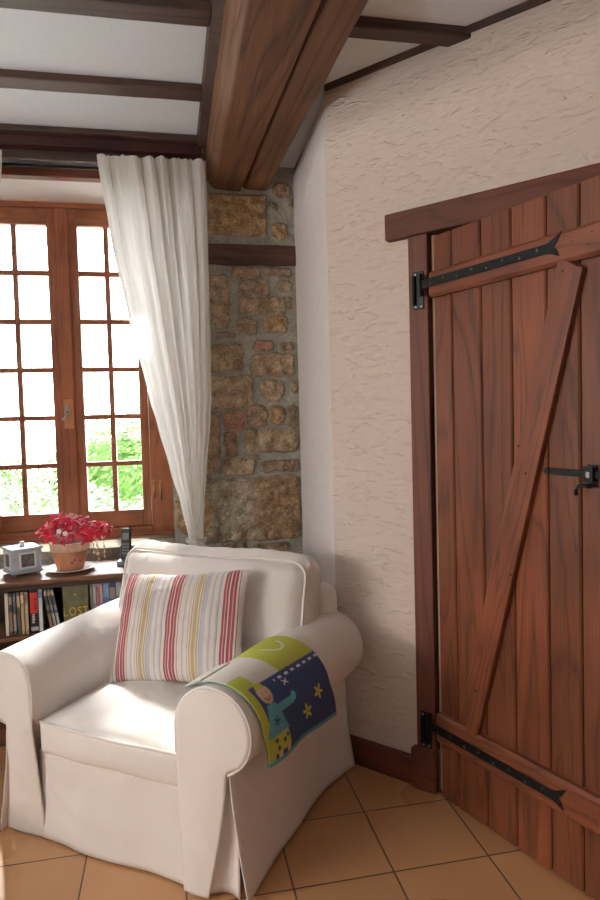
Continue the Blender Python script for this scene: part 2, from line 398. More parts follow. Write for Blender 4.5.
# window wall of rubble stone: pier beside the window as real relief
WX0, WX1, WZ0, WZ1 = -1.075, .005, .755, 2.515      # recess
stones = [  # x0,x1,z0,z1 on the wall plane, colour, roundness
]
CO = [(.40, .265, .14), (.37, .275, .18), (.33, .235, .155), (.40, .295, .19), (.27, .19, .13), (.38, .21, .14)]
PX = [(208, 266, 195, 236, 0, .1), (273, 289, 184, 199, 2, .5), (271, 277, 203, 211, 1, .6), (288, 293, 201, 209, 2, .6), (271, 288, 224, 240, 0, .5),
      (231, 259, 268, 279, 1, .4), (261, 291, 268, 277, 4, .4), (206, 229, 275, 328, 1, .35), (239, 269, 280, 297, 2, .35), (277, 291, 280, 292, 1, .8),
      (239, 285, 298, 315, 1, .25), (286, 291, 299, 309, 2, .5), (237, 257, 319, 335, 2, .5), (264, 287, 316, 333, 0, .35), (215, 235, 333, 338, 4, .5),
      (253, 273, 341, 351, 5, .5), (279, 293, 342, 351, 2, .5), (207, 243, 345, 371, 3, .3), (251, 294, 354, 377, 1, .4), (205, 253, 376, 409, 3, .25),
      (260, 284, 380, 401, 1, .55), (291, 297, 382, 392, 2, .6), (224, 245, 410, 432, 5, .4), (246, 267, 406, 427, 2, .45), (269, 285, 405, 425, 0, .7),
      (287, 296, 405, 428, 4, .6), (203, 220, 412, 473, 2, .3), (225, 237, 433, 457, 4, .3), (244, 298, 429, 452, 1, .35), (251, 259, 455, 459, 1, .7),
      (224, 254, 459, 475, 3, .3), (259, 299, 460, 471, 4, .35), (203, 300, 477, 540, 6, .12), (253, 288, 542, 552, 4, .5), (224, 246, 543, 548, 4, .6),
      (195, 240, 556, 590, 1, .3), (246, 300, 558, 600, 3, .3), (200, 300, 606, 650, 0, .2)]
def wallpt(px, py):                            # measured wall survey -> metres on the wall plane
    x = (px-300)/646.2; y = -(py-450)/646.2
    cr, sr = cos(radians(-1.532)), sin(radians(-1.532))
    # camera basis used for the survey
    yw, pt = radians(11.31), radians(-2.606)
    f = Vector((sin(yw)*cos(pt), cos(yw)*cos(pt), sin(pt))); r = Vector((cos(yw), -sin(yw), 0)); u = r.cross(f)
    d = (r*cr+u*sr)*x+(-r*sr+u*cr)*y+f
    return d.x*Y0/d.y, EYE+d.z*Y0/d.y
for a, b_, c, d, ci, rd in PX:
    xa, za = wallpt((a+b_)/2, c); xb, zb = wallpt((a+b_)/2, d); xl, _ = wallpt(a, (c+d)/2); xr, _ = wallpt(b_, (c+d)/2)
    stones.append((xl, xr, zb, za, ci, rd))
for k in range(60):                            # plainer stones lower down, behind the curtain and under the sill
    pass
def stone_wall_piece(name, x0, x1, z0, z1, step, extra=()):
    nx = int((x1-x0)/step)+1; nz = int((z1-z0)/step)+1
    mort = Vector((.33, .315, .26)); vs = []; cols = []
    lst = [s for s in stones+list(extra) if s[1] > x0-.05 and s[0] < x1+.05]
    for j in range(nz):
        z = z0+(z1-z0)*j/(nz-1)
        for i in range(nx):
            x = x0+(x1-x0)*i/(nx-1)
            wx = x+.010*noise.noise((x*22, z*22, 1))+.004*noise.noise((x*70, z*70, 5)); wz = z+.010*noise.noise((x*22, z*22, 9))+.004*noise.noise((x*70, z*70, 3))
            h = 0; col = mort*(1+.25*noise.noise((x*14, z*14, 4)))
            for (a, b_, c, d, ci, rd) in lst:
                if not (a-.02 < wx < b_+.02 and c-.02 < wz < d+.02): continue
                cx, cz, hx, hz = (a+b_)/2, (c+d)/2, (b_-a)/2, (d-c)/2
                r = min(hx, hz)*min(1, rd*1.6)
                hx += .003; hz += .003; qx = abs(wx-cx)-(hx-r); qz = abs(wz-cz)-(hz-r)
                sd = -(min(max(qx, qz), 0)+sqrt(max(qx, 0)**2+max(qz, 0)**2)-r)
                if sd > -.004:
                    k = max(0, min(1, (sd+.002)/.010)); k = k*k*(3-2*k)
                    hh = k*(.015+.014*noise.noise((x*28, z*28, cx*50))+.009*abs(noise.noise((x*75, z*75, cx*20))))
                    if ci == 6:
                        t = max(0, min(1, (x-cx+.03)/.10+.5*noise.noise((x*12, z*12, 2)))); base = Vector((.37, .31, .22)).lerp(Vector((.30, .195, .115)), t)
                    else: base = Vector(CO[ci])
                    base = base*(1+.5*noise.noise((x*25, z*25, 7))+.5*noise.noise((x*95, z*95, 8)))
                    if sd < .006: base = base*.72
                    base = base.lerp(Vector((.20, .115, .065)), max(0, 1.1*noise.noise((x*13, z*13, 11))))
                    if hh > h or k > .5: h = max(h, hh); col = col.lerp(base, k)
            h += .004*noise.noise((x*18, z*18, 20))
            vs.append((x, Y0-h, z)); cols.append((*[max(.02, c) for c in col], 1))
    o = raw(name, vs, grid_faces(nx, nz), M['stone'])
    ca = o.data.color_attributes.new('Col', 'FLOAT_COLOR', 'POINT')
    for i, c in enumerate(cols): ca.data[i].color = c
    return o
ex = []
z = .0
random.seed(3)
while z < .5:                                  # courses of the hidden lower wall
    hgt = random.uniform(.10, .17); x = -2.6
    while x < .7:
        w = random.uniform(.14, .34); ex.append((x+.012, x+w-.012, z+.01, z+hgt-.01, random.randrange(6), .3)); x += w
    z += hgt
z = .5
while z < 2.6:
    hgt = random.uniform(.09, .17); x = -2.6
    while x < WX0-.02:
        w = min(random.uniform(.14, .32), WX0-x+.001); 
        if WX0-x-w < .1: w = WX0-x
        ex.append((x+.012, x+w-.012, z+.01, z+hgt-.01, random.randrange(6), .3)); x += w
    z += hgt
for sx in range(8):                            # stones behind the curtain
    for k in range(1): ex.append((.02, .185, .80+sx*.22, .99+sx*.22, sx % 6, .25))
ws = struct(stone_wall_piece('wall_window', WX1, .668, 0, ZC, .0045, ex))
bm = bmesh.new()
box(bm, WX1, .668, Y0+.03, Y0+.42, 0, ZC)      # body of the pier behind its relief
struct(build('wall_pier', bm, M['stone_plain']))
struct(stone_wall_piece('wall_left_pier', -2.6, WX0, 0, ZC, .02, ex))
bm = bmesh.new(); box(bm, -2.6, WX0, Y0+.03, Y0+.42, 0, ZC); struct(build('wall_left_pier_core', bm, M['stone_plain']))
struct(stone_wall_piece('wall_under_window', WX0, WX1, 0, WZ0-.0, .02, ex))
bm = bmesh.new(); box(bm, WX0, WX1, Y0+.03, Y0+.42, 0, WZ0-.035); struct(build('wall_under_window_core', bm, M['stone_plain']))
bm = bmesh.new(); box(bm, WX0-.02, WX1+.02, Y0-.004, Y0+.36, WZ0-.04, WZ0)
bmesh.ops.subdivide_edges(bm, edges=bm.edges[:], cuts=12, use_grid_fill=True)
for v in bm.verts: v.co += Vector((0, 1, 1))*.005*noise.noise(v.co*25)
struct(build('trim_sill', bm, M['stone_plain'], smooth=False))
bm = bmesh.new(); box(bm, WX0-.25, WX1, Y0+.032, Y0+.42, WZ1+.055, ZC); struct(build('wall_above_window', bm, M['soffit']))
bm = bmesh.new(); box(bm, WX0, WX1, Y0+.02, Y0+.42, WZ1+.002, WZ1+.056); struct(build('trim_soffit', bm, M['soffit']))
bm = bmesh.new(); box(bm, WX0-.05, WX1-.002, Y0-.035, Y0+.02, WZ1, WZ1+.05)
struct(build('trim_lintel', bm, M['lintel'], bevel=.004))
bm = bmesh.new(); box(bm, .0, .655, Y0-.022, Y0+.03, 2.132, 2.230)
bmesh.ops.subdivide_edges(bm, edges=bm.edges[:], cuts=10, use_grid_fill=True)
for v in bm.verts: v.co += Vector((0, 1, 1))*.006*noise.noise(v.co*20)
struct(build('trim_embedded_timber', bm, wood('embedded_timber', (.03, .012, .008), (.12, .05, .03), 'x', 1, .7, .6), bevel=0))

# short return wall between stone pier and door wall
bm = bmesh.new(); prism = [(.622, 2.465), (.655, 3.30), (.80, 3.30), (.74, 2.40)]
def slab(bm, poly, z0, z1):
    a = [bm.verts.new((x, y, z0)) for x, y in poly]; b = [bm.verts.new((x, y, z1)) for x, y in poly]
    n = len(poly); bm.faces.new(a[::-1]); bm.faces.new(b)
    for i in range(n): bm.faces.new((a[i], a[(i+1) % n], b[(i+1) % n], b[i]))
slab(bm, prism, 0, 2.585)
struct(build('wall_return', bm, M['plaster_white']))
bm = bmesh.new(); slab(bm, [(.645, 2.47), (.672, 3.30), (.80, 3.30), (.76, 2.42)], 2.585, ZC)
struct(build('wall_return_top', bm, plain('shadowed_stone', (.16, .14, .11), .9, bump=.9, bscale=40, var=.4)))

# door wall, local x along the wall, local y into it, opening for the door
WL = 4.0; OP0, OP1, OPZ = .43, 1.20, 1.99
wall = anchor('wall_door', PC, RZW)
def walled(bm, x0, x1, z0, z1): box(bm, x0, x1, 0, .11, z0, z1)
bm = bmesh.new(); walled(bm, 0, OP0, 0, ZC); walled(bm, OP0, OP1, OPZ, ZC); walled(bm, OP1, WL, 0, ZC)
wp = build('plaster_face', bm, M['plaster'], wall)
closet = anchor('wall_closet', PC, RZW)        # pale passage behind the door
bm = bmesh.new(); box(bm, .1, 1.6, 1.0, 1.05, 0, ZC); box(bm, .1, .15, .12, 1.0, 0, ZC); box(bm, 1.55, 1.6, .12, 1.0, 0, ZC)
build('passage_face', bm, M['plaster'], closet)
bm = bmesh.new(); box(bm, -2.75, -2.6, -2.7, -.6, 0, ZC); box(bm, -2.75, -2.6, 1.6, 3.7, 0, ZC); box(bm, -2.75, -2.6, -.6, 1.6, 0, .9); box(bm, -2.75, -2.6, -.6, 1.6, 2.19, ZC)
struct(build('wall_left', bm, M['plaster_white']))
bm = bmesh.new(); box(bm, -6.4, -6.2, -3.5, 3.4, -.3, 2.62); box(bm, -6.4, -2.75, -3.5, 3.4, 2.50, 2.62); box(bm, -6.4, -2.75, -3.5, -3.3, -.3, 2.5); box(bm, -6.4, -2.75, 3.2, 3.4, -.3, 2.5); struct(build('wall_sky_blocker', bm, plain('blocker_grey', (.45, .43, .40), .95, bump=.2, bscale=20)))  # unseen outdoor shell, added to keep sky light out of the left opening
bm = bmesh.new(); box(bm, -2.75, 5.4, -2.7, -2.55, 0, ZC); struct(build('wall_back', bm, M['plaster_white']))
bm = bmesh.new(); box(bm, 3.25, 5.4, -2.7, -.55, 0, ZC)
bmesh.ops.delete(bm, geom=bm.verts[:], context='VERTS'); box(bm, 3.25, 3.4, -2.7, -.53, 0, ZC); struct(build('wall_right', bm, M['plaster_white']))

# baseboard, plinth, frame of the door wall
bb = anchor('baseboard_door_wall', PC, RZW)
bm = bmesh.new(); prism_x(bm, [(0, 0), (-.018, 0), (-.018, .094), (-.012, .104), (0, .104)], .0, .335); build('board', bm, M['frame_x'], bb)
bm = bmesh.new(); prism_x(bm, [(0, 0), (-.018, 0), (-.018, .094), (-.012, .104), (0, .104)], 1.35, WL); build('board', bm, M['frame_x'], bb)
fr = anchor('door_2', PC, RZW); fr.name = 'trim_door_frame'
bm = bmesh.new(); box(bm, .3575, .432, -.020, .10, .145, 1.985); build('jamb', bm, M['frame_z'], fr, bevel=.004)
bm = bmesh.new(); box(bm, OP1-.04, OP1+.06, -.020, .10, 0, 1.985); build('jamb', bm, M['frame_z'], fr, bevel=.004)
bm = bmesh.new(); box(bm, .272, 1.40, -.032, .10, 1.984, 2.077); build('lintel_board', bm, M['frame_x'], fr, bevel=.005)
bm = bmesh.new(); box(bm, .336, .434, -.032, .004, 0, .147); build('plinth_block', bm, M['frame_x'], fr, bevel=.006)
bm = bmesh.new(); box(bm, .4365, .452, .004, .09, .005, 1.98); build('door_stop', bm, plain('pale_stop', (.40, .28, .19), .7), fr, bevel=.002)

# ------------------------------------------------------------------ door leaf, ajar
door = anchor('door_1', (.899, 2.1, .008), radians(-70.27))
DW, DH, TH = .72, 1.955, .028
joints = [0, .086, .214, .334, .459, .565, .672, DW]
bm = bmesh.new(); tones = []
random.seed(11)
for a, b_ in zip(joints, joints[1:]):
    g = .0018; c = .005
    prof = [(a+g, TH), (a+g, c), (a+g+c, 0), (b_-g-c, 0), (b_-g, c), (b_-g, TH)]
    n0 = len(bm.verts)
    lo = [bm.verts.new((x, y, 0)) for x, y in prof]; hi = [bm.verts.new((x, y, DH)) for x, y in prof]
    bm.faces.new(lo[::-1]); bm.faces.new(hi)
    for i in range(6): bm.faces.new((lo[i], lo[(i+1) % 6], hi[(i+1) % 6], hi[i]))
    t = random.uniform(.78, 1.18); tones += [(t, t*random.uniform(.93, 1.05), t*random.uniform(.92, 1.05), 1)]*12
bmesh.ops.recalc_face_normals(bm, faces=bm.faces[:])
me = bpy.data.meshes.new('plank_panel'); bm.to_mesh(me); bm.free()
ca = me.color_attributes.new('tone', 'FLOAT_COLOR', 'POINT')
for i, c in enumerate(tones): ca.data[i].color = c
link('plank_panel', me, M['oak_z'], door)
bm = bmesh.new(); box(bm, .004, DW-.004, TH-.012, TH-.004, .01, DH-.01); build('plank_backing', bm, M['frame_z'], door)
RT = .024
M['rail_x'] = M['oak_x']
def rail(z0, z1):
    bm = bmesh.new(); prism_x(bm, [(0, z0), (-RT+.008, z0), (-RT, z0+.010), (-RT, z1-.010), (-RT+.008, z1), (0, z1)], .006, DW-.006)
    return build('ledge_rail', bm, M['oak_x'], door)
rail(1.748, 1.836); rail(.203, .305)
# diagonal brace, its own grain direction
p0 = Vector((.150, 0, .3055)); p1 = Vector((.553, 0, 1.7475)); L = (p1-p0).length; ang = atan2(p1.z-p0.z, p1.x-p0.x)
bm = bmesh.new(); hw = .0415
def brx(s, off): # point at distance s, offset across; cut level at both ends
    return (s, off)
k = hw/math.tan(ang)
prism_y(bm, [(k, hw), (-k, -hw), (L-k, -hw), (L+k, hw)], -RT+.002, 0)
br = build('diagonal_brace', bm, M['oak_x'], door, bevel=.004)
br.location = p0; br.rotation_euler = (0, -ang, 0)
# screws on rails and brace
bm = bmesh.new()
for x, z in ((.53, 1.727), (.575, 1.735), (.375, 1.25), (.40, 1.17), (.34, .86), (.19, .45), (.35, 1.80), (.56, 1.80), (.61, 1.78), (.62, 1.81), (.56, .27)):
    ball(bm, (x, -RT+.001, z), .0035, 8, (1, .4, 1))
build('screw_head', bm, M['iron'], door)

def strap(z, tip):
    bm = bmesh.new(); w = .0148
    x0, x1 = -.03, .48
    poly = [(x0, z-w), (x1, z-w*.9), (x1+.018, z-w*1.15), (x1+.042, z-w*1.9), (x1+.034, z-w*.5), (x1+.024, z), (x1+.034, z+w*.6), (x1+.052, z+w*2.6), (x1+.014, z+w*1.15), (x1, z+w*.9), (x0, z+w)]
    prism_y(bm, poly, -RT-.005, -RT-.0005)
    return build('strap_hinge', bm, M['iron'], door, bevel=.001)
for z in (1.797, .250):
    s = strap(z, 0)
    bm = bmesh.new()
    for kx in range(8): ball(bm, (.02+kx*.062, -RT-.005, z+(.004 if kx % 2 else -.004)), .0055, 8, (1, .7, 1))
    build('rivet', bm, M['rivet'], s)
    # knuckle
    bm = bmesh.new(); tube(bm, [(-.033, -RT-.004, z-.038), (-.033, -RT-.004, z+.038)], .0085, 12); build('hinge_knuckle', bm, M['iron'], s)
def plate(z):
    bm = bmesh.new(); box(bm, .377, .418, -.0245, -.0195, z-.066, z+.066); p = build('hinge_plate', bm, M['iron'], fr, bevel=.002)
    bm = bmesh.new()
    for dx in (.387, .408):
        for dz in (-.056, .056): ball(bm, (dx, -.0245, z+dz), .004, 8, (1, .5, 1))
    build('screw', bm, M['steel'], p)
    bm = bmesh.new(); tube(bm, [(.383, -.030, z-.05), (.383, -.030, z+.05)], .0065, 10); build('hinge_pin', bm, M['iron'], p)
plate(1.792); plate(.226)
# latch bar with staple and thumb lever
bm = bmesh.new(); prism_y(bm, [(.458, 1.176), (.466, 1.172), (.70, 1.167), (.70, 1.186), (.466, 1.190), (.458, 1.186)], -.013, -.006)
lt = build('latch_bar', bm, M['iron'], door, bevel=.0015)
bm = bmesh.new(); box(bm, .588, .618, -.004, 0, 1.144, 1.204); box(bm, .589, .594, -.022, -.002, 1.160, 1.198); box(bm, .612, .617, -.022, -.002, 1.160, 1.198); box(bm, .589, .617, -.024, -.020, 1.158, 1.200)
build('latch_staple', bm, M['iron'], door, bevel=.001)
bm = bmesh.new(); box(bm, .598, .608, -.0255, -.0235, 1.170, 1.186); build('latch_worn_face', bm, plain('worn_iron', (.32, .32, .29), .5, .4), door, bevel=.001)
bm = bmesh.new(); tube(bm, [(.612, -.020, 1.148), (.595, -.028, 1.150), (.582, -.034, 1.146), (.575, -.036, 1.134), (.577, -.036, 1.122)], [.006, .0055, .005, .0055, .006], 8)
build('latch_lever', bm, M['iron'], door, smooth=True)
bm = bmesh.new(); tube(bm, [(.466, -.016, 1.181), (.466, 0, 1.181)], .009, 12); build('latch_pivot', bm, M['iron'], door)

# ------------------------------------------------------------------ ceiling timbers
def joist(name, y0, y1, z0, x0, x1, mat, kind='joist'):
    bm = bmesh.new(); box(bm, x0, x1, y0, y1, z0, ZC-.001)
    bmesh.ops.subdivide_edges(bm, edges=[e for e in bm.edges if abs(e.verts[0].co.x-e.verts[1].co.x) > .1], cuts=30)
    for v in bm.verts:
        if v.co.z < ZC-.01: v.co += Vector((0, 1, 1))*.004*noise.noise(v.co*7+Vector((y0*9, 0, 0)))
    return struct(build(name, bm, mat, bevel=.005))
joist('trim_1', 2.592, 2.682, 2.640, -2.6, .17, M['joist'])
joist('trim_2', 2.07, 2.158, 2.625, -2.6, .17, M['joist'])
joist('trim_3', 1.45, 1.56, 2.625, -2.6, .17, M['joist'])
joist('trim_4', 3.045, 3.085, 2.642, -2.6, .17, M['joist'])
# moulded pelmet beam over the window
bm = bmesh.new(); prism_x(bm, [(3.075, ZC), (3.075, 2.645), (3.088, 2.640), (3.088, 2.600), (3.075, 2.590), (3.078, 2.590), (3.115, 2.585), (3.115, ZC)], -2.6, .19)
struct(build('trim_pelmet', bm, M['beam_dark'], bevel=.003))
bm = bmesh.new(); box(bm, -2.6, .19, 3.10, 3.115, 2.543, 2.586); struct(build('trim_pelmet_board', bm, M['joist'], bevel=.003))
# big crossing beam with its strips
bm = bmesh.new(); prism_sections = []
def beam_y(name, poly, y0, y1, mat, amp=.005, seed=0, bev=.006, skew=.043):
    bm = bmesh.new(); n = 40; rings = []
    for j in range(n):
        y = y0+(y1-y0)*j/(n-1)
        ring = []
        for (x, z) in poly:
            sk = skew*max(0, min(1, (x-.252)/.131)); p = Vector((x+sk*(Y0-y), y, z)); w = amp*noise.noise(Vector((x*6+seed, y*3.1, z*6))) + amp*.4*noise.noise(Vector((x*16+seed, y*13, z*16)))
            if z > ZC-.004: w = 0
            ring.append(bm.verts.new((p.x+w, y, z+w*.7)))
        rings.append(ring)
    k = len(poly)
    for A, B in zip(rings, rings[1:]):
        for i in range(k): bm.faces.new((A[i], A[(i+1) % k], B[(i+1) % k], B[i]))
    bm.faces.new(rings[0][::-1]); bm.faces.new(rings[-1])
    return struct(build(name, bm, mat, bevel=bev))
ZT = ZC-.002
beam_y('trim_main_beam', [(.205, ZT), (.213, 2.545), (.252, 2.50), (.383, 2.494), (.386, 2.53), (.386, ZT)], -2.5, Y0, M['beam'], seed=2)
beam_y('trim_second_beam', [(.386, ZT), (.386, 2.53), (.402, 2.504), (.508, 2.502), (.522, 2.516), (.525, ZT)], -2.5, Y0, M['beam'], seed=8)
beam_y('trim_beam_strip', [(.167, ZT), (.172, 2.632), (.212, 2.622), (.212, ZT)], -2.5, 3.09, M['joist'], seed=5, amp=.002, bev=.002, skew=0)
joist('trim_5', 2.02, 2.085, 2.590, .525, 1.04, M['joist'])
bm = bmesh.new(); slab(bm, [(.53, Y0), (.53, -2.5), (3.2, -2.5), (3.2, -.5), (.66, 2.45), (.66, Y0)], 2.625, ZC); struct(build('ceiling_right', bm, M['ceiling']))
joist('trim_6', 1.40, 1.48, 2.584, .56, 1.6, M['joist'])
ct = anchor('trim_cornice', PC, RZW)
bm = bmesh.new(); box(bm, .012, 3.4, -.014, 0, 2.603, 2.626); build('cornice_strip', bm, M['joist'], ct, bevel=.003)

# ------------------------------------------------------------------ window
YW = 3.60
win = anchor('window_1', (0, 0, 0), 0)
def wbox(name, x0, x1, z0, z1, ya, yb, mat, parent=win, bev=.003):
    bm = bmesh.new(); box(bm, x0, x1, ya, yb, z0, z1); return build(name, bm, mat, parent, bevel=bev)
wf = wbox('outer_frame', -.112, WX1+.01, WZ0, 2.53, YW-.01, YW+.07, M['win_z'])
wbox('outer_frame', WX0-.01, -.93, WZ0, 2.53, YW-.01, YW+.07, M['win_z'])
wbox('outer_frame', -.93, -.112, 2.49, 2.53, YW-.01, YW+.07, M['win_x'])
wbox('outer_frame', -.93, -.112, WZ0, .802, YW-.02, YW+.07, M['win_x'])
wbox('sill_drip', WX0, WX1, WZ0, WZ0+.012, YW-.05, YW-.01, M['win_x'])
rows = [.893+i*.2527 for i in range(7)]
def sash(x0, x1, cols):
    s = bpy.data.objects.new('sash', None); COL.objects.link(s); s.parent = win
    bm = bmesh.new()
    bx0, bx1 = cols[0], cols[-1]
    box(bm, x0, bx0, YW, YW+.05, .803, 2.489); box(bm, bx1, x1, YW, YW+.05, .803, 2.489)
    build('stile', bm, M['win_z'], s, bevel=.004)
    bm = bmesh.new(); box(bm, bx0, bx1, YW+.001, YW+.05, .803, .893); box(bm, bx0, bx1, YW+.001, YW+.05, 2.403, 2.489)
    build('rail', bm, M['win_x'], s, bevel=.004)
    bm = bmesh.new()
    xm = (cols[1]+cols[2])/2
    box(bm, xm-.013, xm+.013, YW+.006, YW+.04, .893, 2.403)
    for z in rows[1:-1]: box(bm, bx0, bx1, YW+.008, YW+.04, z-.013, z+.013)
    build('glazing_bar', bm, M['win_x'], s, bevel=.003)
    bm = bmesh.new(); box(bm, bx0, bx1, YW+.022, YW+.026, .893, 2.403); build('glass_pane', bm, M['glass'], s)
    return s
sash(-.498, -.114, [-.443, -.310, -.290, -.157])
sash(-.928, -.546, [-.885, -.770, -.748, -.597])
wbox('meeting_batten', -.557, -.487, .803, 2.489, YW-.016, YW+.03, M['win_z'], win, .008)
hp = wbox('handle_plate', -.543, -.495, 1.34, 1.495, YW-.026, YW-.015, plain('handle_plate_wood', (.62, .26, .11), .4, var=.1, bscale=40), win, .003)
bm = bmesh.new(); lathe(bm, [(0, 0), (.016, 0), (.016, .006), (.010, .010), (0, .010)], 16)
bmesh.ops.rotate(bm, verts=bm.verts[:], cent=(0, 0, 0), matrix=Matrix.Rotation(radians(90), 3, 'X'))
bmesh.ops.translate(bm, verts=bm.verts[:], vec=(-.522, YW-.024, 1.43))
tube(bm, [(-.522, YW-.026, 1.43), (-.522, YW-.05, 1.43), (-.522, YW-.055, 1.455), (-.522, YW-.055, 1.47)], .007, 8)
tube(bm, [(-.522, YW-.05, 1.43), (-.524, YW-.056, 1.405), (-.538, YW-.058, 1.388), (-.548, YW-.058, 1.392)], [.008, .009, .007, .006], 8)
build('handle', bm, M['chrome'], win, smooth=True)
for x in (-.098, -.062):
    bm = bmesh.new(); tube(bm, [(x, YW-.014, .95+(.0 if x < -.08 else -.01)), (x, YW-.014, 1.04)], .005, 8); ball(bm, (x, YW-.014, 1.045), .006); build('casement_hinge', bm, M['brass'], win, smooth=True)

# ------------------------------------------------------------------ curtains, rod, tie
rod = thing('curtain_rod', 'thin black curtain rod under the dark timber pelmet above the window', 'curtain rod', (0, 3.168, 2.540))
bm = bmesh.new(); tube(bm, [(-1.3, 0, 0), (.20, 0, 0)], .007, 10); build('pole', bm, M['iron'], rod, smooth=True)
for x in (-1.28, .19):
    bm = bmesh.new(); box(bm, x-.006, x+.006, -.008, .085, -.01, .01); build('bracket', bm, M['iron'], rod)
def curtain(name, label, zs, xl, xr, yc, folds, seed, tie_z):
    nu, nv = 200, 130; vs = []; ztop, zbot = zs[0], zs[-1]
    for j in range(nv):
        z = ztop+(zbot-ztop)*j/(nv-1); f = (ztop-z)/(ztop-zbot)
        a = interp(-z, [-q for q in zs], xl); b_ = interp(-z, [-q for q in zs], xr); w = b_-a
        y = interp(-z, [-q for q in zs], yc)
        for i in range(nu):
            s = i/(nu-1)
            ph = s*folds*2*pi+seed+1.5*sin(s*7+seed)+.8*sin(f*3.5+s*5)+.9*noise.noise((s*5, f*2.5, seed+9))
            amp = min(.038, .09*w)*(.62+.45*sin(s*11+seed*2+f*1.5))
            hd = max(0, 1-(ztop-z)/.06)
            sharp = sin(ph)+.28*sin(2*ph+.5)
            yy = y+amp*sharp*(1-.25*hd)+.010*(noise.noise((s*9, f*3, seed)))
            xx = a+w*s+.25*amp*cos(ph)
            zz = z + hd*(.010*max(0, sharp)**2+.006*noise.noise((s*30, seed, 0)))
            if tie_z and abs(z-tie_z) < .05:
                k = 1-abs(z-tie_z)/.05; yy = y+(yy-y)*(1-.5*k)
            vs.append((xx, yy, zz))
    o = raw(name, vs, grid_faces(nu, nv), M['curtain'])
    tag(o, label, 'curtain')
    return o
zs = [2.548, 2.20, 1.84, 1.465, 1.36, 1.13, .97, .80, .765, .60, .30]
curtain('curtain', 'white cotton curtain tied back at right of window before stone wall', zs,
        [-.270, -.226, -.163, -.086, -.058, -.005, .037, .070, .070, .04, .02],
        [.213, .213, .211, .200, .190, .164, .152, .142, .148, .175, .19],
        [3.03, 3.06, 3.08, 3.10, 3.10, 3.12, 3.14, 3.15, 3.15, 3.14, 3.13], 8.2, 1.3, .785)
zs2 = [2.548, 2.277, 2.0, 1.6, 1.2, .9, .8, .74]
curtain('curtain', 'sliver of white curtain hanging at far left edge of the window', zs2,
        [-1.16, -1.16, -1.16, -1.17, -1.18, -1.19, -1.19, -1.19],
        [-.668, -.700, -.745, -.85, -.97, -1.06, -1.05, -1.04], [3.03]+[3.08]*7, 7, 4.1, .8)
tb = thing('curtain_tieback', 'white fabric tie gathering the right-hand curtain low by the stone wall', 'curtain tie', (.106, 3.15, .785))
bm = bmesh.new()
tube(bm, [(.044*cos(a), .032*sin(a), .004*sin(3*a)) for a in [2*pi*i/24 for i in range(24)]], .008, 8, closed=True); build('band', bm, M['curtain'], tb, smooth=True)
bm = bmesh.new(); ball(bm, (-.01, -.042, 0), .014, 10, (1.2, .8, 1)); build('knot', bm, M['curtain'], tb, smooth=True)

# ------------------------------------------------------------------ bookcase and what stands on it
BZ = radians(4.5)
bc = thing('bookcase', 'low dark brown wooden bookcase filled with cases under the window', 'bookcase', (-.72, 2.878, 0), BZ)
def bpt(x, y, z=0): return Vector((-.72, 2.878, z))+Matrix.Rotation(BZ, 3, 'Z') @ Vector((x, y, 0))
TOPZ = .704; X0, X1 = -.75, .565; D = .305
bm = bmesh.new(); prism_x(bm, [(.008, TOPZ-.022), (-.004, TOPZ-.018), (-.008, TOPZ-.010), (-.004, TOPZ-.002), (.002, TOPZ), (D, TOPZ), (D, TOPZ-.022)], X0-.012, X1+.012); build('top_board', bm, M['shelfwood'], bc)
for x in (X0, X1-.018):
    bm = bmesh.new(); box(bm, x, x+.018, .01, D, .0008, TOPZ-.022); build('side_panel', bm, M['shelfwood'], bc, bevel=.002)
bm = bmesh.new(); box(bm, X0+.018, X1-.018, .018, D-.01, .445, .463); build('shelf_board', bm, M['shelfwood'], bc, bevel=.002)
bm = bmesh.new(); box(bm, X0+.018, X1-.018, D-.01, D, .0008, TOPZ-.022); build('back_panel', bm, M['shelfdark'], bc)
bm = bmesh.new(); box(bm, X0+.018, X1-.018, .012, D-.01, .0008, .075); build('bottom_board', bm, M['shelfwood'], bc, bevel=.002)
bm = bmesh.new(); box(bm, X0+.018, X1-.018, .02, .035, TOPZ-.045, TOPZ-.022); build('front_rail', bm, M['shelfdark'], bc)

SB = .463
def case(x, w, h, d, y, col, label, group, patches=(), lean=0, rough=.3, name='disc_case', cat='disc case'):
    t = thing(name, label, cat, bpt(x, y, SB), BZ, group)
    t.rotation_euler = (0, lean, BZ)
    bm = bmesh.new(); box(bm, .0004, w-.0004, 0, d, .0005, h); build('cover', bm, plain('case_'+name, col, rough), t, bevel=.0012)
    for (z0, z1, c) in patches:
        bm = bmesh.new(); box(bm, .0012, w-.0012, -.0006, .002, h*z0, h*z1); build('spine_print', bm, plain('print', c, .4), t)
    return t
dv = 'film cases on the upper bookcase shelf'
spec = [ # width, colour, patches, words
 (.0140, (.62, .60, .56), [(.06, .94, (.72, .70, .66))], 'pale cream film case, first in the row at the left edge'),
 (.0135, (.05, .04, .04), [(.1, .55, (.30, .17, .10)), (.72, .9, (.45, .33, .22))], 'dark case with brown spine print right of the pale cream one'),
 (.0135, (.06, .07, .08), [(.1, .5, (.32, .30, .27)), (.68, .92, (.12, .14, .17))], 'black and grey case, third from the left edge'),
 (.0140, (.14, .11, .09), [(.05, .6, (.10, .09, .08)), (.65, .92, (.48, .38, .28))], 'black case with tan top print, fourth from the left edge'),
 (.0140, (.36, .24, .12), [(.08, .66, (.46, .33, .17)), (.74, .93, (.62, .52, .38))], 'golden brown case left of the tan film case'),
 (.0140, (.34, .28, .18), [(.08, .7, (.52, .43, .29)), (.78, .93, (.20, .15, .10))], 'tan film case directly left of the red topped black case')]
x = .005
for w, c, p, words in spec:
    case(x, w, .185+random.uniform(-.002, .002), .13, .045, c, words, dv, p); x += w+.002
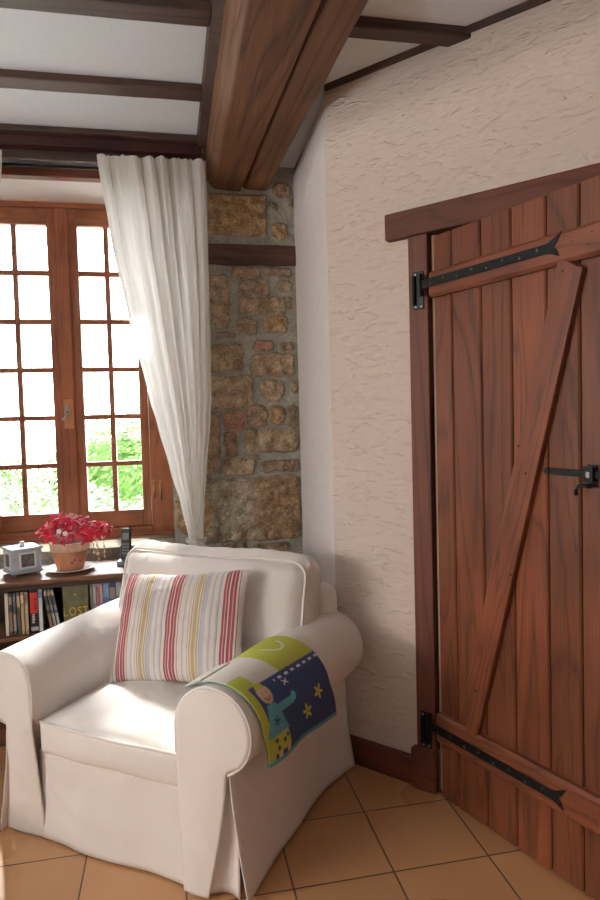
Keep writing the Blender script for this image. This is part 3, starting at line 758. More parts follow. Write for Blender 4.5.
x += .005
t = case(x, .033, .190, .13, .042, (.012, .012, .014), 'thick black case with a red upper spine among the films', dv, [(.46, .93, (.62, .03, .03)), (.06, .15, (.4, .4, .4))], name='boxed_set', cat='disc case')
bm = bmesh.new()
for i in range(6): box(bm, .008, .008+random.uniform(.007, .012), -.0008, .001, .045+i*.007, .0492+i*.007)
build('spine_lettering', bm, plain('white_print', (.75, .75, .75), .5), t)
bm = bmesh.new()
for i in range(4): box(bm, .019, .019+random.uniform(.003, .009), -.0012, .001, .105+i*.013, .113+i*.013)
build('spine_lettering', bm, plain('black_print', (.02, .01, .01), .5), t)
x += .035
case(x, .0155, .190, .13, .042, (.62, .68, .74), 'white and pale blue case right of the red topped black case', dv, [(.05, .55, (.75, .78, .80)), (.8, .95, (.16, .28, .45))]); x += .0445
for k, (c, pc, words) in enumerate([((.035, .04, .05), (.28, .20, .13), 'leftmost of three dark leaning cases beside the black gap'),
                             ((.05, .045, .04), (.32, .30, .28), 'middle one of three dark leaning cases on the shelf'),
                             ((.04, .045, .055), (.36, .38, .40), 'rightmost of three dark leaning cases, tilted the most')]):
    case(x, .0135, .188, .13, .045, c, words, dv, [(.06, .42, pc), (.5, .62, (.2, .2, .2)), (.84, .95, (.45, .33, .2))], lean=-radians(8+.4*k)); x += .0158
x = .240
lost = thing('boxed_set', 'dark olive box with yellow capital lettering standing face out on the shelf', 'disc box', bpt(x, .035, SB), BZ)
bm = bmesh.new(); box(bm, 0, .105, 0, .05, .0005, .196); build('cover', bm, plain('olive_print', (.13, .125, .06), .45, var=.35, bscale=22), lost, bevel=.0015)
fc = bpy.data.curves.new('lettering', 'FONT'); fc.body = 'LOST'; fc.size = .040; fc.extrude = .0006; fc.align_x = 'CENTER'; fc.space_character = 1.25
fo = bpy.data.objects.new('lettering', fc); COL.objects.link(fo)
bpy.context.view_layer.update()
me = bpy.data.meshes.new_from_object(fo.evaluated_get(bpy.context.evaluated_depsgraph_get()))
bpy.data.objects.remove(fo)
for v in me.vertices: v.co = Vector((v.co.x*.95, v.co.y*1.35, v.co.z))
lo = link('lettering', me, plain('yellow_print', (.60, .42, .05), .5), lost); lo.location = (.052, -.001, .062); lo.rotation_euler = (radians(90), 0, 0)
bm = bmesh.new(); box(bm, .046, .058, -.0008, .001, .152, .156); build('small_print', bm, plain('grey_print', (.35, .34, .28), .5), lost)
x = .351
bk = 'books and cases right of the olive box'
for w, c, p, words, h in [(.012, (.30, .29, .27), [(.1, .9, (.42, .41, .38))], 'grey case directly right of the olive box', .188),
    (.013, (.52, .54, .58), [(.55, .92, (.70, .72, .76))], 'pale grey book second right of the olive box', .188),
    (.014, (.50, .46, .48), [(.3, .9, (.45, .16, .18))], 'red and white book left of the pink one', .194),
    (.012, (.55, .25, .32), [(.5, .9, (.66, .42, .48))], 'pink spined book between red and blue spines', .196),
    (.026, (.10, .20, .36), [(.6, .9, (.22, .33, .48))], 'broad blue book near the right end of the shelf', .205),
    (.027, (.06, .09, .15), [(.55, .8, (.34, .28, .26))], 'broad navy book with small picture beside the blue one', .205),
    (.022, (.16, .22, .30), [(.6, .9, (.40, .43, .46))], 'grey blue book partly hidden by the armchair back', .205),
    (.020, (.05, .05, .06), [(.6, .9, (.12, .12, .14))], 'black book at the right end of the shelf', .200)]:
    case(x, w, h, .135, .06, c, words, bk, p, name='book', cat='book', rough=.45); x += w+.0012

# lantern box
ZB = TOPZ+.0008
lb = thing('wooden_box', 'grey blue square box with framed openings and white knob beside plant pot', 'box', (-.662, 3.035, ZB+.0015), radians(31))
bm = bmesh.new(); s = .062; box(bm, -s-.004, s+.004, -s-.004, s+.004, .010, .020); box(bm, -s, s, -s, s, .020, .110); box(bm, -s-.005, s+.005, -s-.005, s+.005, .110, .120)
build('body', bm, M['blue_box'], lb, bevel=.002)
for a in (-1, 1):
    for b_ in (-1, 1):
        bm = bmesh.new(); ball(bm, (a*.052, b_*.052, .006), .007); build('foot', bm, M['blue_box'], lb, smooth=True)
for k in range(4):
    R = Matrix.Rotation(k*pi/2, 4, 'Z')
    bm = bmesh.new()
    for (a, b_, c, d) in ((-.036, .036, .030, .038), (-.036, .036, .094, .102), (-.036, -.028, .038, .094), (.028, .036, .038, .094)): box(bm, a, b_, -s-.005, -s+.001, c, d, R)
    f = build('picture_frame', bm, M['box_pale'], lb, bevel=.001)
    bm = bmesh.new(); box(bm, -.028, .028, -s-.0015, -s+.001, .038, .094, R); build('picture', bm, M['box_dark'], f)
bm = bmesh.new(); lathe(bm, [(0, .120), (.012, .120), (.008, .126), (.013, .134), (.010, .141), (0, .143)], 16); build('knob', bm, M['white_china'], lb, smooth=True)
# slanted wooden frame piece at far left
sf = thing('photo_stand', 'slanted wooden edge of a small stand at far left of bookcase top', 'stand', (-.835, 2.985, ZB), radians(50))
bm = bmesh.new(); prism_x(bm, [(0, 0), (.012, 0), (.085, .075), (.075, .080)], -.075, .075); build('panel', bm, M['shelfwood'], sf, bevel=.002)
bm = bmesh.new(); prism_x(bm, [(.07, .0), (.078, 0), (.072, .06), (.066, .055)], -.01, .01); build('prop', bm, M['shelfwood'], sf)

# plant
PX0, PY0 = -.461, 3.03
sa = thing('saucer', 'white china saucer under the terracotta flower pot', 'saucer', (PX0, PY0, ZB))
bm = bmesh.new(); lathe(bm, [(0, 0), (.05, 0), (.066, .004), (.108, .015), (.110, .017), (.107, .018), (.062, .008), (0, .007)], 40); build('dish', bm, M['white_china'], sa, smooth=True)
pl = thing('potted_plant', 'crimson leaved plant in a terracotta pot on the bookcase', 'plant', (PX0, PY0, ZB+.0085))
bm = bmesh.new(); lathe(bm, [(0, 0), (.056, 0), (.058, .003), (.078, .090), (.070, .090), (.066, .085), (0, .08)], 40); pot = build('pot', bm, M['terracotta'], pl, smooth=True)
bm = bmesh.new(); lathe(bm, [(.077, .085), (.083, .088), (.085, .120), (.082, .124), (.075, .124), (.073, .105)], 40); build('rim', bm, M['limescale'], pot, smooth=True)
bm = bmesh.new(); lathe(bm, [(.074, .105), (.04, .110), (0, .112)], 24); build('soil', bm, M['soil'], pl)
random.seed(21)
bl = bmesh.new(); bs = bmesh.new(); bf = bmesh.new()
def leaflet(bm, c, dirv, nrm, s):
    d = dirv.normalized(); side = d.cross(nrm).normalized(); n = nrm.normalized()
    p = [c, c+d*s*.95-side*s*.62-n*s*.10, c+d*s*.80+n*s*.05, c+d*s*.95+side*s*.62-n*s*.10]
    v = [bm.verts.new(q) for q in p]; bm.faces.new((v[0], v[1], v[2])); bm.faces.new((v[0], v[2], v[3]))
for i in range(56):
    a = random.uniform(0, 2*pi); rr = sqrt(random.random()); R = .155*rr*(1.15 if cos(a) > 0 else 1)
    top = Vector((R*cos(a)*1.05+.012, R*sin(a)*.75,   .140+.082*(1-rr*rr)+random.uniform(-.022, .026)))
    base = Vector((.045*cos(a)*rr, .045*sin(a)*rr, .108))
    mid = base.lerp(top, .5)+Vector((0, 0, .028))
    tube(bs, [base, base.lerp(mid, .6)+Vector((0, 0, .006)), mid, mid.lerp(top, .6)+Vector((0, 0, .004)), top], [.0014, .0013, .0012, .0011, .001], 5)
    n = Vector((cos(a)*rr*.8+random.uniform(-.5, .5), sin(a)*rr*.8-.45+random.uniform(-.4, .4), random.uniform(.35, 1))).normalized()
    t0 = n.cross(Vector((0, 0, 1))+Vector((.01, .3, 0))).normalized(); t1 = n.cross(t0); off = random.uniform(0, 2*pi); s = random.uniform(.028, .042)
    for k in range(3):
        an = off+k*2*pi/3; leaflet(bl, top, t0*cos(an)+t1*sin(an)-n*.25, n, s)
bf.free()
build('stem', bs, M['stem'], pl, smooth=True); build('leaves', bl, M['leaf'], pl)
for q in ((-.025, -.10, .185), (.0, -.105, .175), (.145, -.03, .14)):
    bf = bmesh.new()
    for k in range(5):
        an = k*2*pi/5; ball(bf, (q[0]+.006*cos(an), q[1], q[2]+.006*sin(an)), .0055, 6, (1, .5, 1))
    build('flower', bf, M['petal'], pl, smooth=True)
bm = bmesh.new()
for k, (dx, len_) in enumerate(((.105, .06), (.125, .095), (.15, .085), (.118, .07))):
    tube(bm, [(.06, -.03, .115), (dx*.8, -.045, .150), (dx, -.05, .135), (dx+.006, -.052, .135-len_*.6), (dx+.003, -.05, .135-len_)], .0011, 5)
    for j in range(3): ball(bm, (dx+.005, -.052, .135-len_*(.4+.28*j)), .0045, 6, (1, .6, 1.4))
build('dry_stem', bm, M['dry'], pl, smooth=True)
bm = bmesh.new()
for (x, z) in ((.020, .050), (.030, .062), (.052, .056)): leaflet(bm, Vector((x, -.088+abs(x)*.25, z)), Vector((random.uniform(-.5, .5), 0, -1)), Vector((0, -1, .2)), .016)
build('trailing_leaf', bm, plain('purple_leaf', (.22, .03, .10), .5), pl)

# phone
ph = thing('phone_cradle', 'grey blue charging cradle holding the black phone on the bookcase', 'phone stand', (-.218, 3.075, ZB), radians(-14))
bm = bmesh.new(); prism_x(bm, [(-.04, 0), (.045, 0), (.045, .015), (.030, .085), (.016, .088), (.012, .028), (-.034, .022), (-.04, .016)], -.036, .036); build('base', bm, M['cradle'], ph, bevel=.004)
hs = thing('cordless_phone', 'black cordless handset standing upright in its grey blue cradle', 'phone', bpt(0, 0)*0+Vector((-.218, 3.075, ZB+.027))+Matrix.Rotation(radians(-14), 3, 'Z') @ Vector((0, -.006, 0)), radians(-14))
hs.rotation_euler = (radians(-9), 0, radians(-14))
bm = bmesh.new(); box(bm, -.022, .022, -.014, .008, 0, .142); build('handset', bm, M['phone'], hs, bevel=.006, seg=3)
bm = bmesh.new(); box(bm, -.015, .015, -.0150, -.013, .088, .120); build('screen', bm, M['phone_screen'], hs)
for r in range(4):
    for c in range(3):
        bm = bmesh.new(); box(bm, -.016+c*.0115, -.007+c*.0115, -.0153, -.013, .022+r*.014, .031+r*.014); build('key', bm, M['phone_key'], hs, bevel=.001)
bm = bmesh.new(); tube(bm, [(.014, 0, .14), (.014, 0, .153)], .004, 8); build('antenna', bm, M['phone'], hs)

# ------------------------------------------------------------------ armchair (local x right, y back)
CH_LOC = Vector((-.236, 2.001, 0)); CH_R = radians(-36)
chair = thing('armchair', 'white slipcovered armchair with rolled arms standing on the tiles', 'armchair', CH_LOC, CH_R)

def rounded(name, w, d, h, r, mat, parent, n=22, crown=None, wob=.004, seed=0, post=None):
    """soft box centred at its origin: w,d,h full sizes; crown(x,y,z in -1..1)->Vector"""
    hw, hd, hh = w/2, d/2, h/2; verts = {}; faces = []
    vl = []
    def key(p): return tuple(round(c, 5) for c in p)
    def add(p):
        k = key(p)
        if k in verts: return verts[k]
        P = Vector(p); q = Vector((P.x*hw, P.y*hd, P.z*hh))
        inner = Vector((max(-hw+r, min(hw-r, q.x)), max(-hd+r, min(hd-r, q.y)), max(-hh+r, min(hh-r, q.z))))
        dd = q-inner
        if dd.length > 1e-9: q = inner+dd.normalized()*r*min(1, dd.length/r if dd.length < r else 1)
        if crown: q = q+crown(P.x, P.y, P.z)
        q = q+Vector((noise.noise(q*7+Vector((seed, 0, 0))), noise.noise(q*7+Vector((0, seed, 3))), noise.noise(q*7+Vector((5, 0, seed)))))*wob
        if post: q = post(q)
        verts[k] = len(vl); vl.append(q); return verts[k]
    def sp(i): # cluster samples near edges
        t = -1+2*i/n; return math.copysign(1-(1-abs(t))**1.25, t)
    for ax in range(3):
        for sgn in (-1, 1):
            for i in range(n):
                for j in range(n):
                    quad = []
                    for (a, b_) in ((i, j), (i+1, j), (i+1, j+1), (i, j+1)):
                        p = [0, 0, 0]; p[ax] = sgn; p[(ax+1) % 3] = sp(a); p[(ax+2) % 3] = sp(b_); quad.append(add(p))
                    faces.append(quad if sgn > 0 else quad[::-1])
    return raw(name, vl, faces, mat, parent)

# seat cushion
def seat_crown(x, y, z):
    v = Vector((0, 0, 0))
    if z > -.999: v.z += .058*(1-abs(x)**2.4)*(1-abs(y)**2.6)*max(0, z)
    v.y -= .020*(1-x*x)*(1 if y < -.5 else 0)*(1-z*z)
    return v
seat = rounded('seat_cushion', .562, .56, .112, .020, M['slip'], chair, 28, seat_crown, .004, 3)
seat.location = (0, .295, .350)
bm = bmesh.new()
def rect_path(hw, hd, r, z, n=6):
    pts = []
    for (cx, cy, a0) in ((hw-r, hd-r, 0), (-hw+r, hd-r, 90), (-hw+r, -hd+r, 180), (hw-r, -hd+r, 270)):
        for k in range(n+1):
            a = radians(a0+90*k/n); pts.append((cx+r*cos(a), cy+r*sin(a), z))
    out = []
    for i in range(len(pts)):
        a, b_ = Vector(pts[i]), Vector(pts[(i+1) % len(pts)]); m = max(1, int((b_-a).length/.04))
        for k in range(m): out.append(a.lerp(b_, k/m))
    return out
pp = rect_path(.279, .279, .02, .050)
pp = [Vector((p.x, p.y-(.010*(1-(p.x/.28)**2) if p.y < -.2 else 0), p.z+.004*noise.noise(p*8))) for p in pp]
tube(bm, pp, .0055, 8, closed=True); build('piping', bm, M['pipe'], seat, smooth=True)

# arms: rolled tops, front faces, running from v=0 to .76
def arm_ring(v, side, shrink=0):
    t = max(0, min(1, v/.76)); uc = .400+.045*t-(.01 if side < 0 else 0); zc = .500+.004*t; r = .122+.007*t; dp = .050 if side < 0 else 0
    pts = [(.280, .03), (.279, .15), (.278, .30), (.278, .42)]
    x_in = .278
    for k in range(0, 19):
        a = radians(176-k*(176+58)/18); x = uc+r*cos(a); z = zc+r*sin(a)
        if cos(a) < 0: x = uc+(x-uc)*((uc-x_in)/r)
        pts.append((x, z))
    pts += [(.446+.01*t-dp, .385), (.442+.006*t-dp, .34), (.436-dp, .22), (.430-dp, .10), (.428-dp, .03)]
    if shrink:
        cx, cz = .385, .42
        out = []
        for (x, z) in pts:
            d = Vector((x-cx, z-cz)); 
            if z > .30: k = max(0, 1-shrink/max(.03, d.length)); out.append((cx+d.x*k, cz+d.y*k))
            else: out.append((x-(shrink if x > .36 else -shrink), z))
        pts = out
    return [(side*x, v, z) for x, z in pts]
def make_arm(side):
    rings = []
    for sh, vv in ((.030, -.003), (.012, -.003), (.003, .002)): rings.append([(p[0], vv, p[2]) for p in arm_ring(0, side, sh)])
    vend = .76 if side > 0 else .70
    vsn = [.008+(vend-.008)*k/22 for k in range(23)]
    for v in vsn: rings.append(arm_ring(v, side))
    rings.append([(p[0], vend+.005, p[2]) for p in arm_ring(vend, side, .012)])
    n = len(rings[0]); vs = []; 
    for R in rings:
        for p in R:
            q = Vector(p); q.y += max(0, .075-q.y)*max(0, min(1, (.375-q.z)/.05)); q.x -= side*.03*max(0, min(1, (.36-q.z)/.06))*(1 if abs(q.x) > .35 else 0); q += Vector((noise.noise(q*6+Vector((side*4, 0, 0))), 0, noise.noise(q*6+Vector((0, side*4, 7)))))*.004
            vs.append(q)
    fs = grid_faces(n, len(rings), True)
    c0 = len(vs)
    fs.append(list(range(n))[::-1]); fs.append([(len(rings)-1)*n+i for i in range(n)])
    if side < 0: fs = [f[::-1] for f in fs]
    me_o = raw('rolled_arm', vs, fs, M['slip'], chair)
    bm = bmesh.new(); path = [(p[0], .001, p[2]) for p in arm_ring(.0, side)[3:-4]]
    tube(bm, [(p[0], -.004, p[2]) for p in path], .0048, 8); build('piping', bm, M['pipe'], me_o, smooth=True)
    return me_o
make_arm(1); make_arm(-1)

# skirt panels with hems and open corner pleats
def sheet(name, fn, nu, nv, thick=.004):
    vs = [fn(i/(nu-1), j/(nv-1)) for j in range(nv) for i in range(nu)]
    o = raw(name, vs, grid_faces(nu, nv), M['slip'], chair)
    md = o.modifiers.new('s', 'SOLIDIFY'); md.thickness = thick; md.offset = 0
    return o
def lerp(a, b_, t): return a+(b_-a)*t
HEM = .006
def front_mid(s, t):                                  # below the seat cushion
    u = lerp(-.292, .292, s); z = lerp(.300, HEM, t)
    v = .030-.004*t+.010*t*sin(s*pi*3+.6)*.5-.010*t*exp(-((s-.30)/.10)**2)+.004*noise.noise((s*5, t*4, 1))
    return (u, v, z)
sheet('front_skirt', front_mid, 40, 20)
def arm_front(side):                                  # roll face and skirt front in one cloth panel
    uc = .400-(.01 if side < 0 else 0); zc, r = .500, .120
    ztop = zc+r*.992
    def f(s, t):
        z = lerp(ztop, HEM, t**.92); q = max(0, min(1, (.385-z)/(.385-HEM)))
        ui = .279 if z < zc else uc-(uc-.279)*sqrt(max(0, 1-((z-zc)/r)**2))
        post = lerp(.443, .362, q**1.3) if side > 0 else lerp(.394, .450, q**1.2)
        roll = uc+sqrt(max(0, r*r-(z-zc)**2)); k = max(0, min(1, (z-.385)/.03))
        uo = post if z < .385 else lerp(post, roll, k*k*(3-2*k))
        u = lerp(ui, uo, s)
        v = -.0065-.006*sin(s*pi)*(1-q)+.014*q+.003*noise.noise((s*3, q*5, side*3))*q-.004*q*sin(s*pi)
        if side < 0: v += .026*q*(1-.3*s)
        return (side*u, v, z)
    return f
sheet('arm_front_panel', arm_front(1), 18, 64); sheet('arm_front_panel', arm_front(-1), 18, 64)
def side_panel(side):
    def f(s, t):
        z = lerp(.415, HEM+.002, t); v = lerp(-.004+.012*t, .795+.025*t, s)
        u = (.446 if side > 0 else .391)+.008*s+(.014 if side > 0 else .050)*t**1.3+.006*t*sin(s*pi*2.2+.5)+.006*noise.noise((s*5, t*3, side*5))
        u += (.035*max(0, (s-.78)/.22)**1.5)*t                    # rear pleat kicks out
        u += .014*max(0, 1-s/.12)*t*t*(1 if side > 0 else .6)
        if side < 0 and s > .7: u -= .04*(s-.7)/.3
        v2 = v+(.010*max(0, 1-s/.1))*(-1)*t
        if side > 0: v2 += .03*t*max(0, 1-s/.15)
        return (side*u, v2, z)
    return f
sheet('side_skirt', side_panel(1), 50, 22); sheet('side_skirt', side_panel(-1), 50, 22)
def pleat(s, t):                                      # fabric tucked inside the front right corner
    z = lerp(.34, HEM+.004, t); a = s
    return (lerp(.350, .452, a)-.004*t, lerp(.000, .030, a)+.024*sin(pi*a)*(.4+.6*t)+.004, z)
sheet('corner_pleat', pleat, 12, 14)
# back frame
def bf_post(q): return q
bk_ = rounded('back_frame', .915, .10, .715, .045, M['slip'], chair, 20, None, .004, 9); bk_.location = (.015, .752, .375)
def back_skirt(s, t):
    u = lerp(-.452, .478, s); z = lerp(.40, HEM, t)
    return (u*(1+.03*t), .803+.014*t+.006*t*sin(s*17), z)
sheet('back_skirt', back_skirt, 40, 12)
# back cushion
def bcrown(x, y, z):
    v = Vector((0, 0, 0))
    v.y += (-.055 if y < 0 else .02)*(1-abs(x)**3)*(1-abs(z)**3)*abs(y)
    if z > 0: v.z += .022*(1-abs(y)**2)*z - .010*exp(-((x+.15)/.35)**2)*z
    v.z -= .012*max(0, x)*max(0, z)
    if z > .5 and y < .999: v.y += .002*sin(x*38+5*noise.noise((x*3, 0, 1)))*((z-.5)/.5)*(1-abs(x)**8)
    if z > .99: v.z += .0016*sin(x*38+5*noise.noise((x*3, 0, 1)))*(1-abs(y))
    return v
bcush = rounded('back_cushion', .835, .165, .455, .070, M['slip'], chair, 64, bcrown, .005, 5)
bcush.location = (.022, .612, .628); bcush.rotation_euler = (radians(-17), 0, 0)
bm = bmesh.new()
def xz_path(hw, hh, r, y):
    return [Vector((p.x, y, p.y)) for p in rect_path(hw, hh, r, 0)]
def bshape(p, y):
    x, z = p.x/.44, p.z/.2275; q = Vector(p)
    if z > 0: q.z += -.010*exp(-((x+.15)/.35)**2)*z-.012*max(0, x)*z
    q += Vector((0, noise.noise(p*9)*.004, noise.noise(p*11)*.004)); return q
tube(bm, [bshape(p, -.066) for p in xz_path(.402, .213, .06, -.066)], .005, 8, closed=True); build('piping', bm, M['pipe'], bcush, smooth=True)
bm = bmesh.new(); tube(bm, [bshape(p, .066) for p in xz_path(.402, .213, .06, .066)], .005, 8, closed=True); build('piping', bm, M['pipe'], bcush, smooth=True)

def c2w(u, v, z):
    return CH_LOC+Matrix.Rotation(CH_R, 3, 'Z') @ Vector((u, v, z))

# ------------------------------------------------------------------ striped pillow
pw, phh, pt = .515, .390, .115
n = 44; vs = []; fs = []
def pil(s, t, sgn):
    x, y = s, t
    px = x*pw/2*(1-.035*(1-y*y)); py = y*phh/2*(1-.045*(1-x*x))
    th = pt/2*((1-abs(x)**2.6)*(1-abs(y)**2.6))**.55
    wr = .008*noise.noise((x*3.2, y*3.2, sgn*2))*(1-abs(x)**6)*(1-abs(y)**6)+.004*sin(10*(x-y)+2*noise.noise((x*2, y*2, 1)))*max(0, abs(x)*abs(y)-.15)
    return Vector((px, sgn*th+(wr if sgn < 0 else 0), py))
for sgn in (-1, 1):
    b0 = len(vs)
    for j in range(n+1):
        for i in range(n+1): vs.append(pil(-1+2*i/n, -1+2*j/n, sgn))
    for f in grid_faces(n+1, n+1):
        q = [b0+k for k in f]; fs.append(q if sgn < 0 else q[::-1])
me = bpy.data.meshes.new('throw_pillow'); me.from_pydata([tuple(v) for v in vs], [], fs)
bm = bmesh.new(); bm.from_mesh(me); bmesh.ops.remove_doubles(bm, verts=bm.verts[:], dist=.0008); bm.to_mesh(me); bm.free()
pil_o = link('throw_pillow', me, M['stripe'], None, True)
tag(pil_o, 'square pillow with red, gold and cream stripes leaning on chair back', 'pillow')
pil_o.matrix_world = Matrix.Translation(c2w(.020, .383, .634)) @ Matrix.Rotation(CH_R+radians(4), 4, 'Z') @ Matrix.Rotation(radians(-24), 4, 'X') @ Matrix.Rotation(radians(-5), 4, 'Y')
md = pil_o.modifiers.new('sub', 'SUBSURF'); md.levels = 1; md.render_levels = 1

# ------------------------------------------------------------------ child's blanket over the right arm
def arm_path(v):
    """points over the roll from inner side to outside, then hanging"""
    t = max(0, min(1, v/.76)); uc = .400+.045*t; zc = .500+.004*t; r = .122+.007*t+.007
    pts = []
    for k in range(0, 25):
        a = radians(128-k*(128+4)/24); x = uc+r*cos(a); z = zc+r*sin(a)
        pts.append(Vector((x, v, z)))
    last = pts[-1]
    for k in range(1, 16): pts.append(Vector((last.x+.004*sin(k*.3), v, last.z-.0095*k)))
    return pts
def along(path, d):
    for a, b_ in zip(path, path[1:]):
        L = (b_-a).length
        if d <= L: return a.lerp(b_, d/L)
        d -= L
    return path[-1]+(path[-1]-path[-2]).normalized()*d
NA, NB = 150, 150; vs = []; cols = []
def blanket_col(a, b_):
    navy = (.055, .085, .20); lime = (.50, .52, .085); cream = (.72, .69, .62); turq = (.13, .40, .48); skin = (.72, .50, .36); yel = (.72, .66, .08); white = (.8, .8, .78)
    def fl(ca, cb, r, c, petals=5, rot=0):
        dx, dy = (b_-cb)*.41, (a-ca)*.40; rr = sqrt(dx*dx+dy*dy); th = atan2(dy, dx)+rot
        return rr < r*(.62+.38*cos(petals*th))
    c = None
    if a < .42:
        c = cream if b_ < .47 else lime
        if b_ >= .47 and abs(sqrt(((b_-.76)*.41)**2+((a-.16)*.40)**2)-.045) < .003 and a > .17: c = white
        if a > .30 and b_ < .16: c = lime
    else:
        c = navy
        if b_ < .07: c = lime
    # dashed stitching
    if abs(a-.455) < .008 and b_ > .35 and int(b_*22) % 2: c = white
    if a > .40 and abs(abs(a-.50)-abs(b_-.45)*.6) < .006 and abs(b_-.45) < .03: c = white
    # small figure: head, dress, skirt, feet
    if (((b_-.17)*.41)**2+((a-.50)*.40)**2) < .0290**2: c = skin
    if (((b_-.17)*.41)**2+((a-.455)*.40)**2) < .020**2 and a < .46: c = lime
    dx, dy = (b_-.17)*.41, (a-.515)*.40
    if abs(sqrt(dx*dx+dy*dy)-.012) < .0022 and dy > .002: c = (.35, .12, .10)
    for e in (-.010, .010):
        if (dx-e)**2+(dy+.010)**2 < .0022**2: c = (.1, .05, .05)
    if .575 < a < .80 and abs(b_-.165) < .05+.09*(a-.575)/.225: c = turq
    if .60 < a < .66 and .2 < b_ < .44: c = turq
    if ((b_-.46)*.41)**2+((a-.615)*.40)**2 < .014**2: c = (.14, .50, .62)
    if fl(.70, .165, .017, navy): c = navy
    if .80 <= a < .925 and abs(b_-.175) < .105: c = lime
    for (qa, qb) in ((.83, .11), (.86, .2), (.89, .12), (.84, .25)):
        if ((b_-qb)*.41)**2+((a-qa)*.40)**2 < .0075**2: c = navy
    for qb in (.13, .24):
        if .925 <= a < .965 and abs(b_-qb) < .025: c = skin
    if a > .965: c = turq
    if fl(.80, .60, .026, yel, 5, .4) or fl(.70, .80, .026, yel, 5, 1.0): c = yel
    for (qa, qb) in ((.80, .60), (.70, .80)):
        if ((b_-qb)*.41)**2+((a-qa)*.40)**2 < .004**2: c = navy
    return c
LEN = .40
for j in range(NB):
    b_ = j/(NB-1)
    for i in range(NA):
        a = i/(NA-1)
        v = .012+.385*b_+a*a*(.055+.03*b_)
        d0 = .0+.02*b_
        p = along(arm_path(v), d0+a*(LEN+.012*b_))
        w = .006*noise.noise((a*4, b_*4, 3))*(.4+a)
        out = max(0, a-.45)
        p = p+Vector((.012*out*sin(b_*9)+.018*out*max(0, b_-.85)*4+abs(w)*.5, 0, abs(w)*.6))
        if a < .10 and b_ < .35: p += Vector((-.010*(.10-a)/.1, -.006*(.10-a)/.1, .004))
        vs.append(c2w(*p)); 
        C = [0, 0, 0]
        for (oa, ob) in ((-.25, -.25), (.25, -.25), (-.25, .25), (.25, .25)):
            cc = blanket_col(min(1, max(0, a+oa/NA)), min(1, max(0, b_+ob/NB)))
            for k in range(3): C[k] += cc[k]/4
        cols.append((*C, 1))
bl_o = raw('baby_blanket', vs, grid_faces(NA, NB), M['blanket'])
ca = bl_o.data.color_attributes.new('Col', 'FLOAT_COLOR', 'POINT')
for i, c in enumerate(cols): ca.data[i].color = c
md = bl_o.modifiers.new('s', 'SOLIDIFY'); md.thickness = .007; md.offset = 1
tag(bl_o, 'small fleece blanket in lime, cream and navy draped over the arm', 'blanket')
bm = bmesh.new()
edge = [Vector(vs[j*NA]) for j in range(0, NB, 3)]+[Vector(vs[(NB-1)*NA+i]) for i in range(0, NA, 3)]+[Vector(vs[j*NA+NA-1]) for j in range(NB-1, -1, -3)]+[Vector(vs[i]) for i in range(NA-1, -1, -3)]
up = Vector((0, 0, .0))
tube(bm, edge, .0026, 6, closed=True); build('edge_binding', bm, M['blanket_edge'], bl_o, smooth=True)

# ------------------------------------------------------------------ garden outside
bm = bmesh.new(); box(bm, -14, 8, 3.9, 26, -.35, -.3); struct(build('trim_garden_ground', bm, plain('garden_ground', (.66, .65, .60), .9, var=.1, bscale=3)))
def foliage(name, label, cat, c, dims, nleaf, ls, mat, group=None, seed=0):
    t = thing(name, label, cat, c, 0, group); rnd = random.Random(seed); bm = bmesh.new()
    for i in range(nleaf):
        u = Vector((rnd.gauss(0, 1), rnd.gauss(0, 1), rnd.gauss(0, 1))).normalized(); k = rnd.uniform(.72, 1.0)
        bump = 1+.22*noise.noise(u*3+Vector((seed, 0, 0)))
        p = Vector((u.x*dims[0], u.y*dims[1], u.z*dims[2]))*k*bump
        p.z += dims[2]*.92
        if p.z < 0: p.z = -p.z*.3
        nn = (u+Vector((rnd.uniform(-.8, .8), rnd.uniform(-.8, .8), rnd.uniform(-.3, 1)))).normalized(); a = nn.orthogonal().normalized(); b_ = nn.cross(a); s = ls*rnd.uniform(.6, 1.3)
        q = [bm.verts.new(p+a*s), bm.verts.new(p+b_*s*.55), bm.verts.new(p-a*s), bm.verts.new(p-b_*s*.55)]; bm.faces.new(q)
    build('foliage', bm, mat, t)
    bm = bmesh.new()
    for k in range(5):
        an = k*1.3; tube(bm, [(.1*cos(an), .1*sin(an), 0), (dims[0]*.3*cos(an), dims[1]*.3*sin(an), dims[2]), (dims[0]*.5*cos(an), dims[1]*.5*sin(an), dims[2]*1.4)], [.03, .02, .01], 6)
    build('stem', bm, plain('bark', (.12, .09, .06), .9), t)
    bm = bmesh.new(); ball(bm, (0, 0, dims[2]*.9), 1, 14, (dims[0]*.72, dims[1]*.72, dims[2]*.72)); build('inner_growth', bm, mat, t, smooth=True)
    return t
G1 = leafy('hedge_green', (.045, .12, .012), (.11, .235, .035), .3); G2 = leafy('pale_shrub', (.14, .20, .10), (.30, .36, .24), .3); G3 = leafy('grey_shrub', (.10, .17, .09), (.22, .30, .18), .3)
hg = 'shrubs along the garden beyond the window'
foliage('garden_hedge', 'bright green clipped hedge seen through right window half', 'hedge', (-.70, 9.0, -.3), (1.05, .6, .93), 6500, .038, G1, hg, 1)
foliage('garden_hedge', 'green hedge behind the plants seen through left window half', 'hedge', (-3.1, 10.0, -.3), (1.2, .6, .82), 5500, .04, G1, hg, 2)
foliage('garden_shrub', 'pale flowering shrub low before the bright green hedge', 'shrub', (-.95, 7.4, -.3), (.5, .35, .54), 2600, .035, G2, hg, 3)
foliage('garden_shrub', 'grey green shrub low at the right window edge', 'shrub', (-.22, 6.5, -.3), (.4, .35, .50), 2200, .032, G3, hg, 4)
foliage('garden_shrub', 'pale loose shrub seen through the left sash near the centre', 'shrub', (-1.98, 7.7, -.3), (.45, .4, .60), 2200, .035, G2, hg, 5)
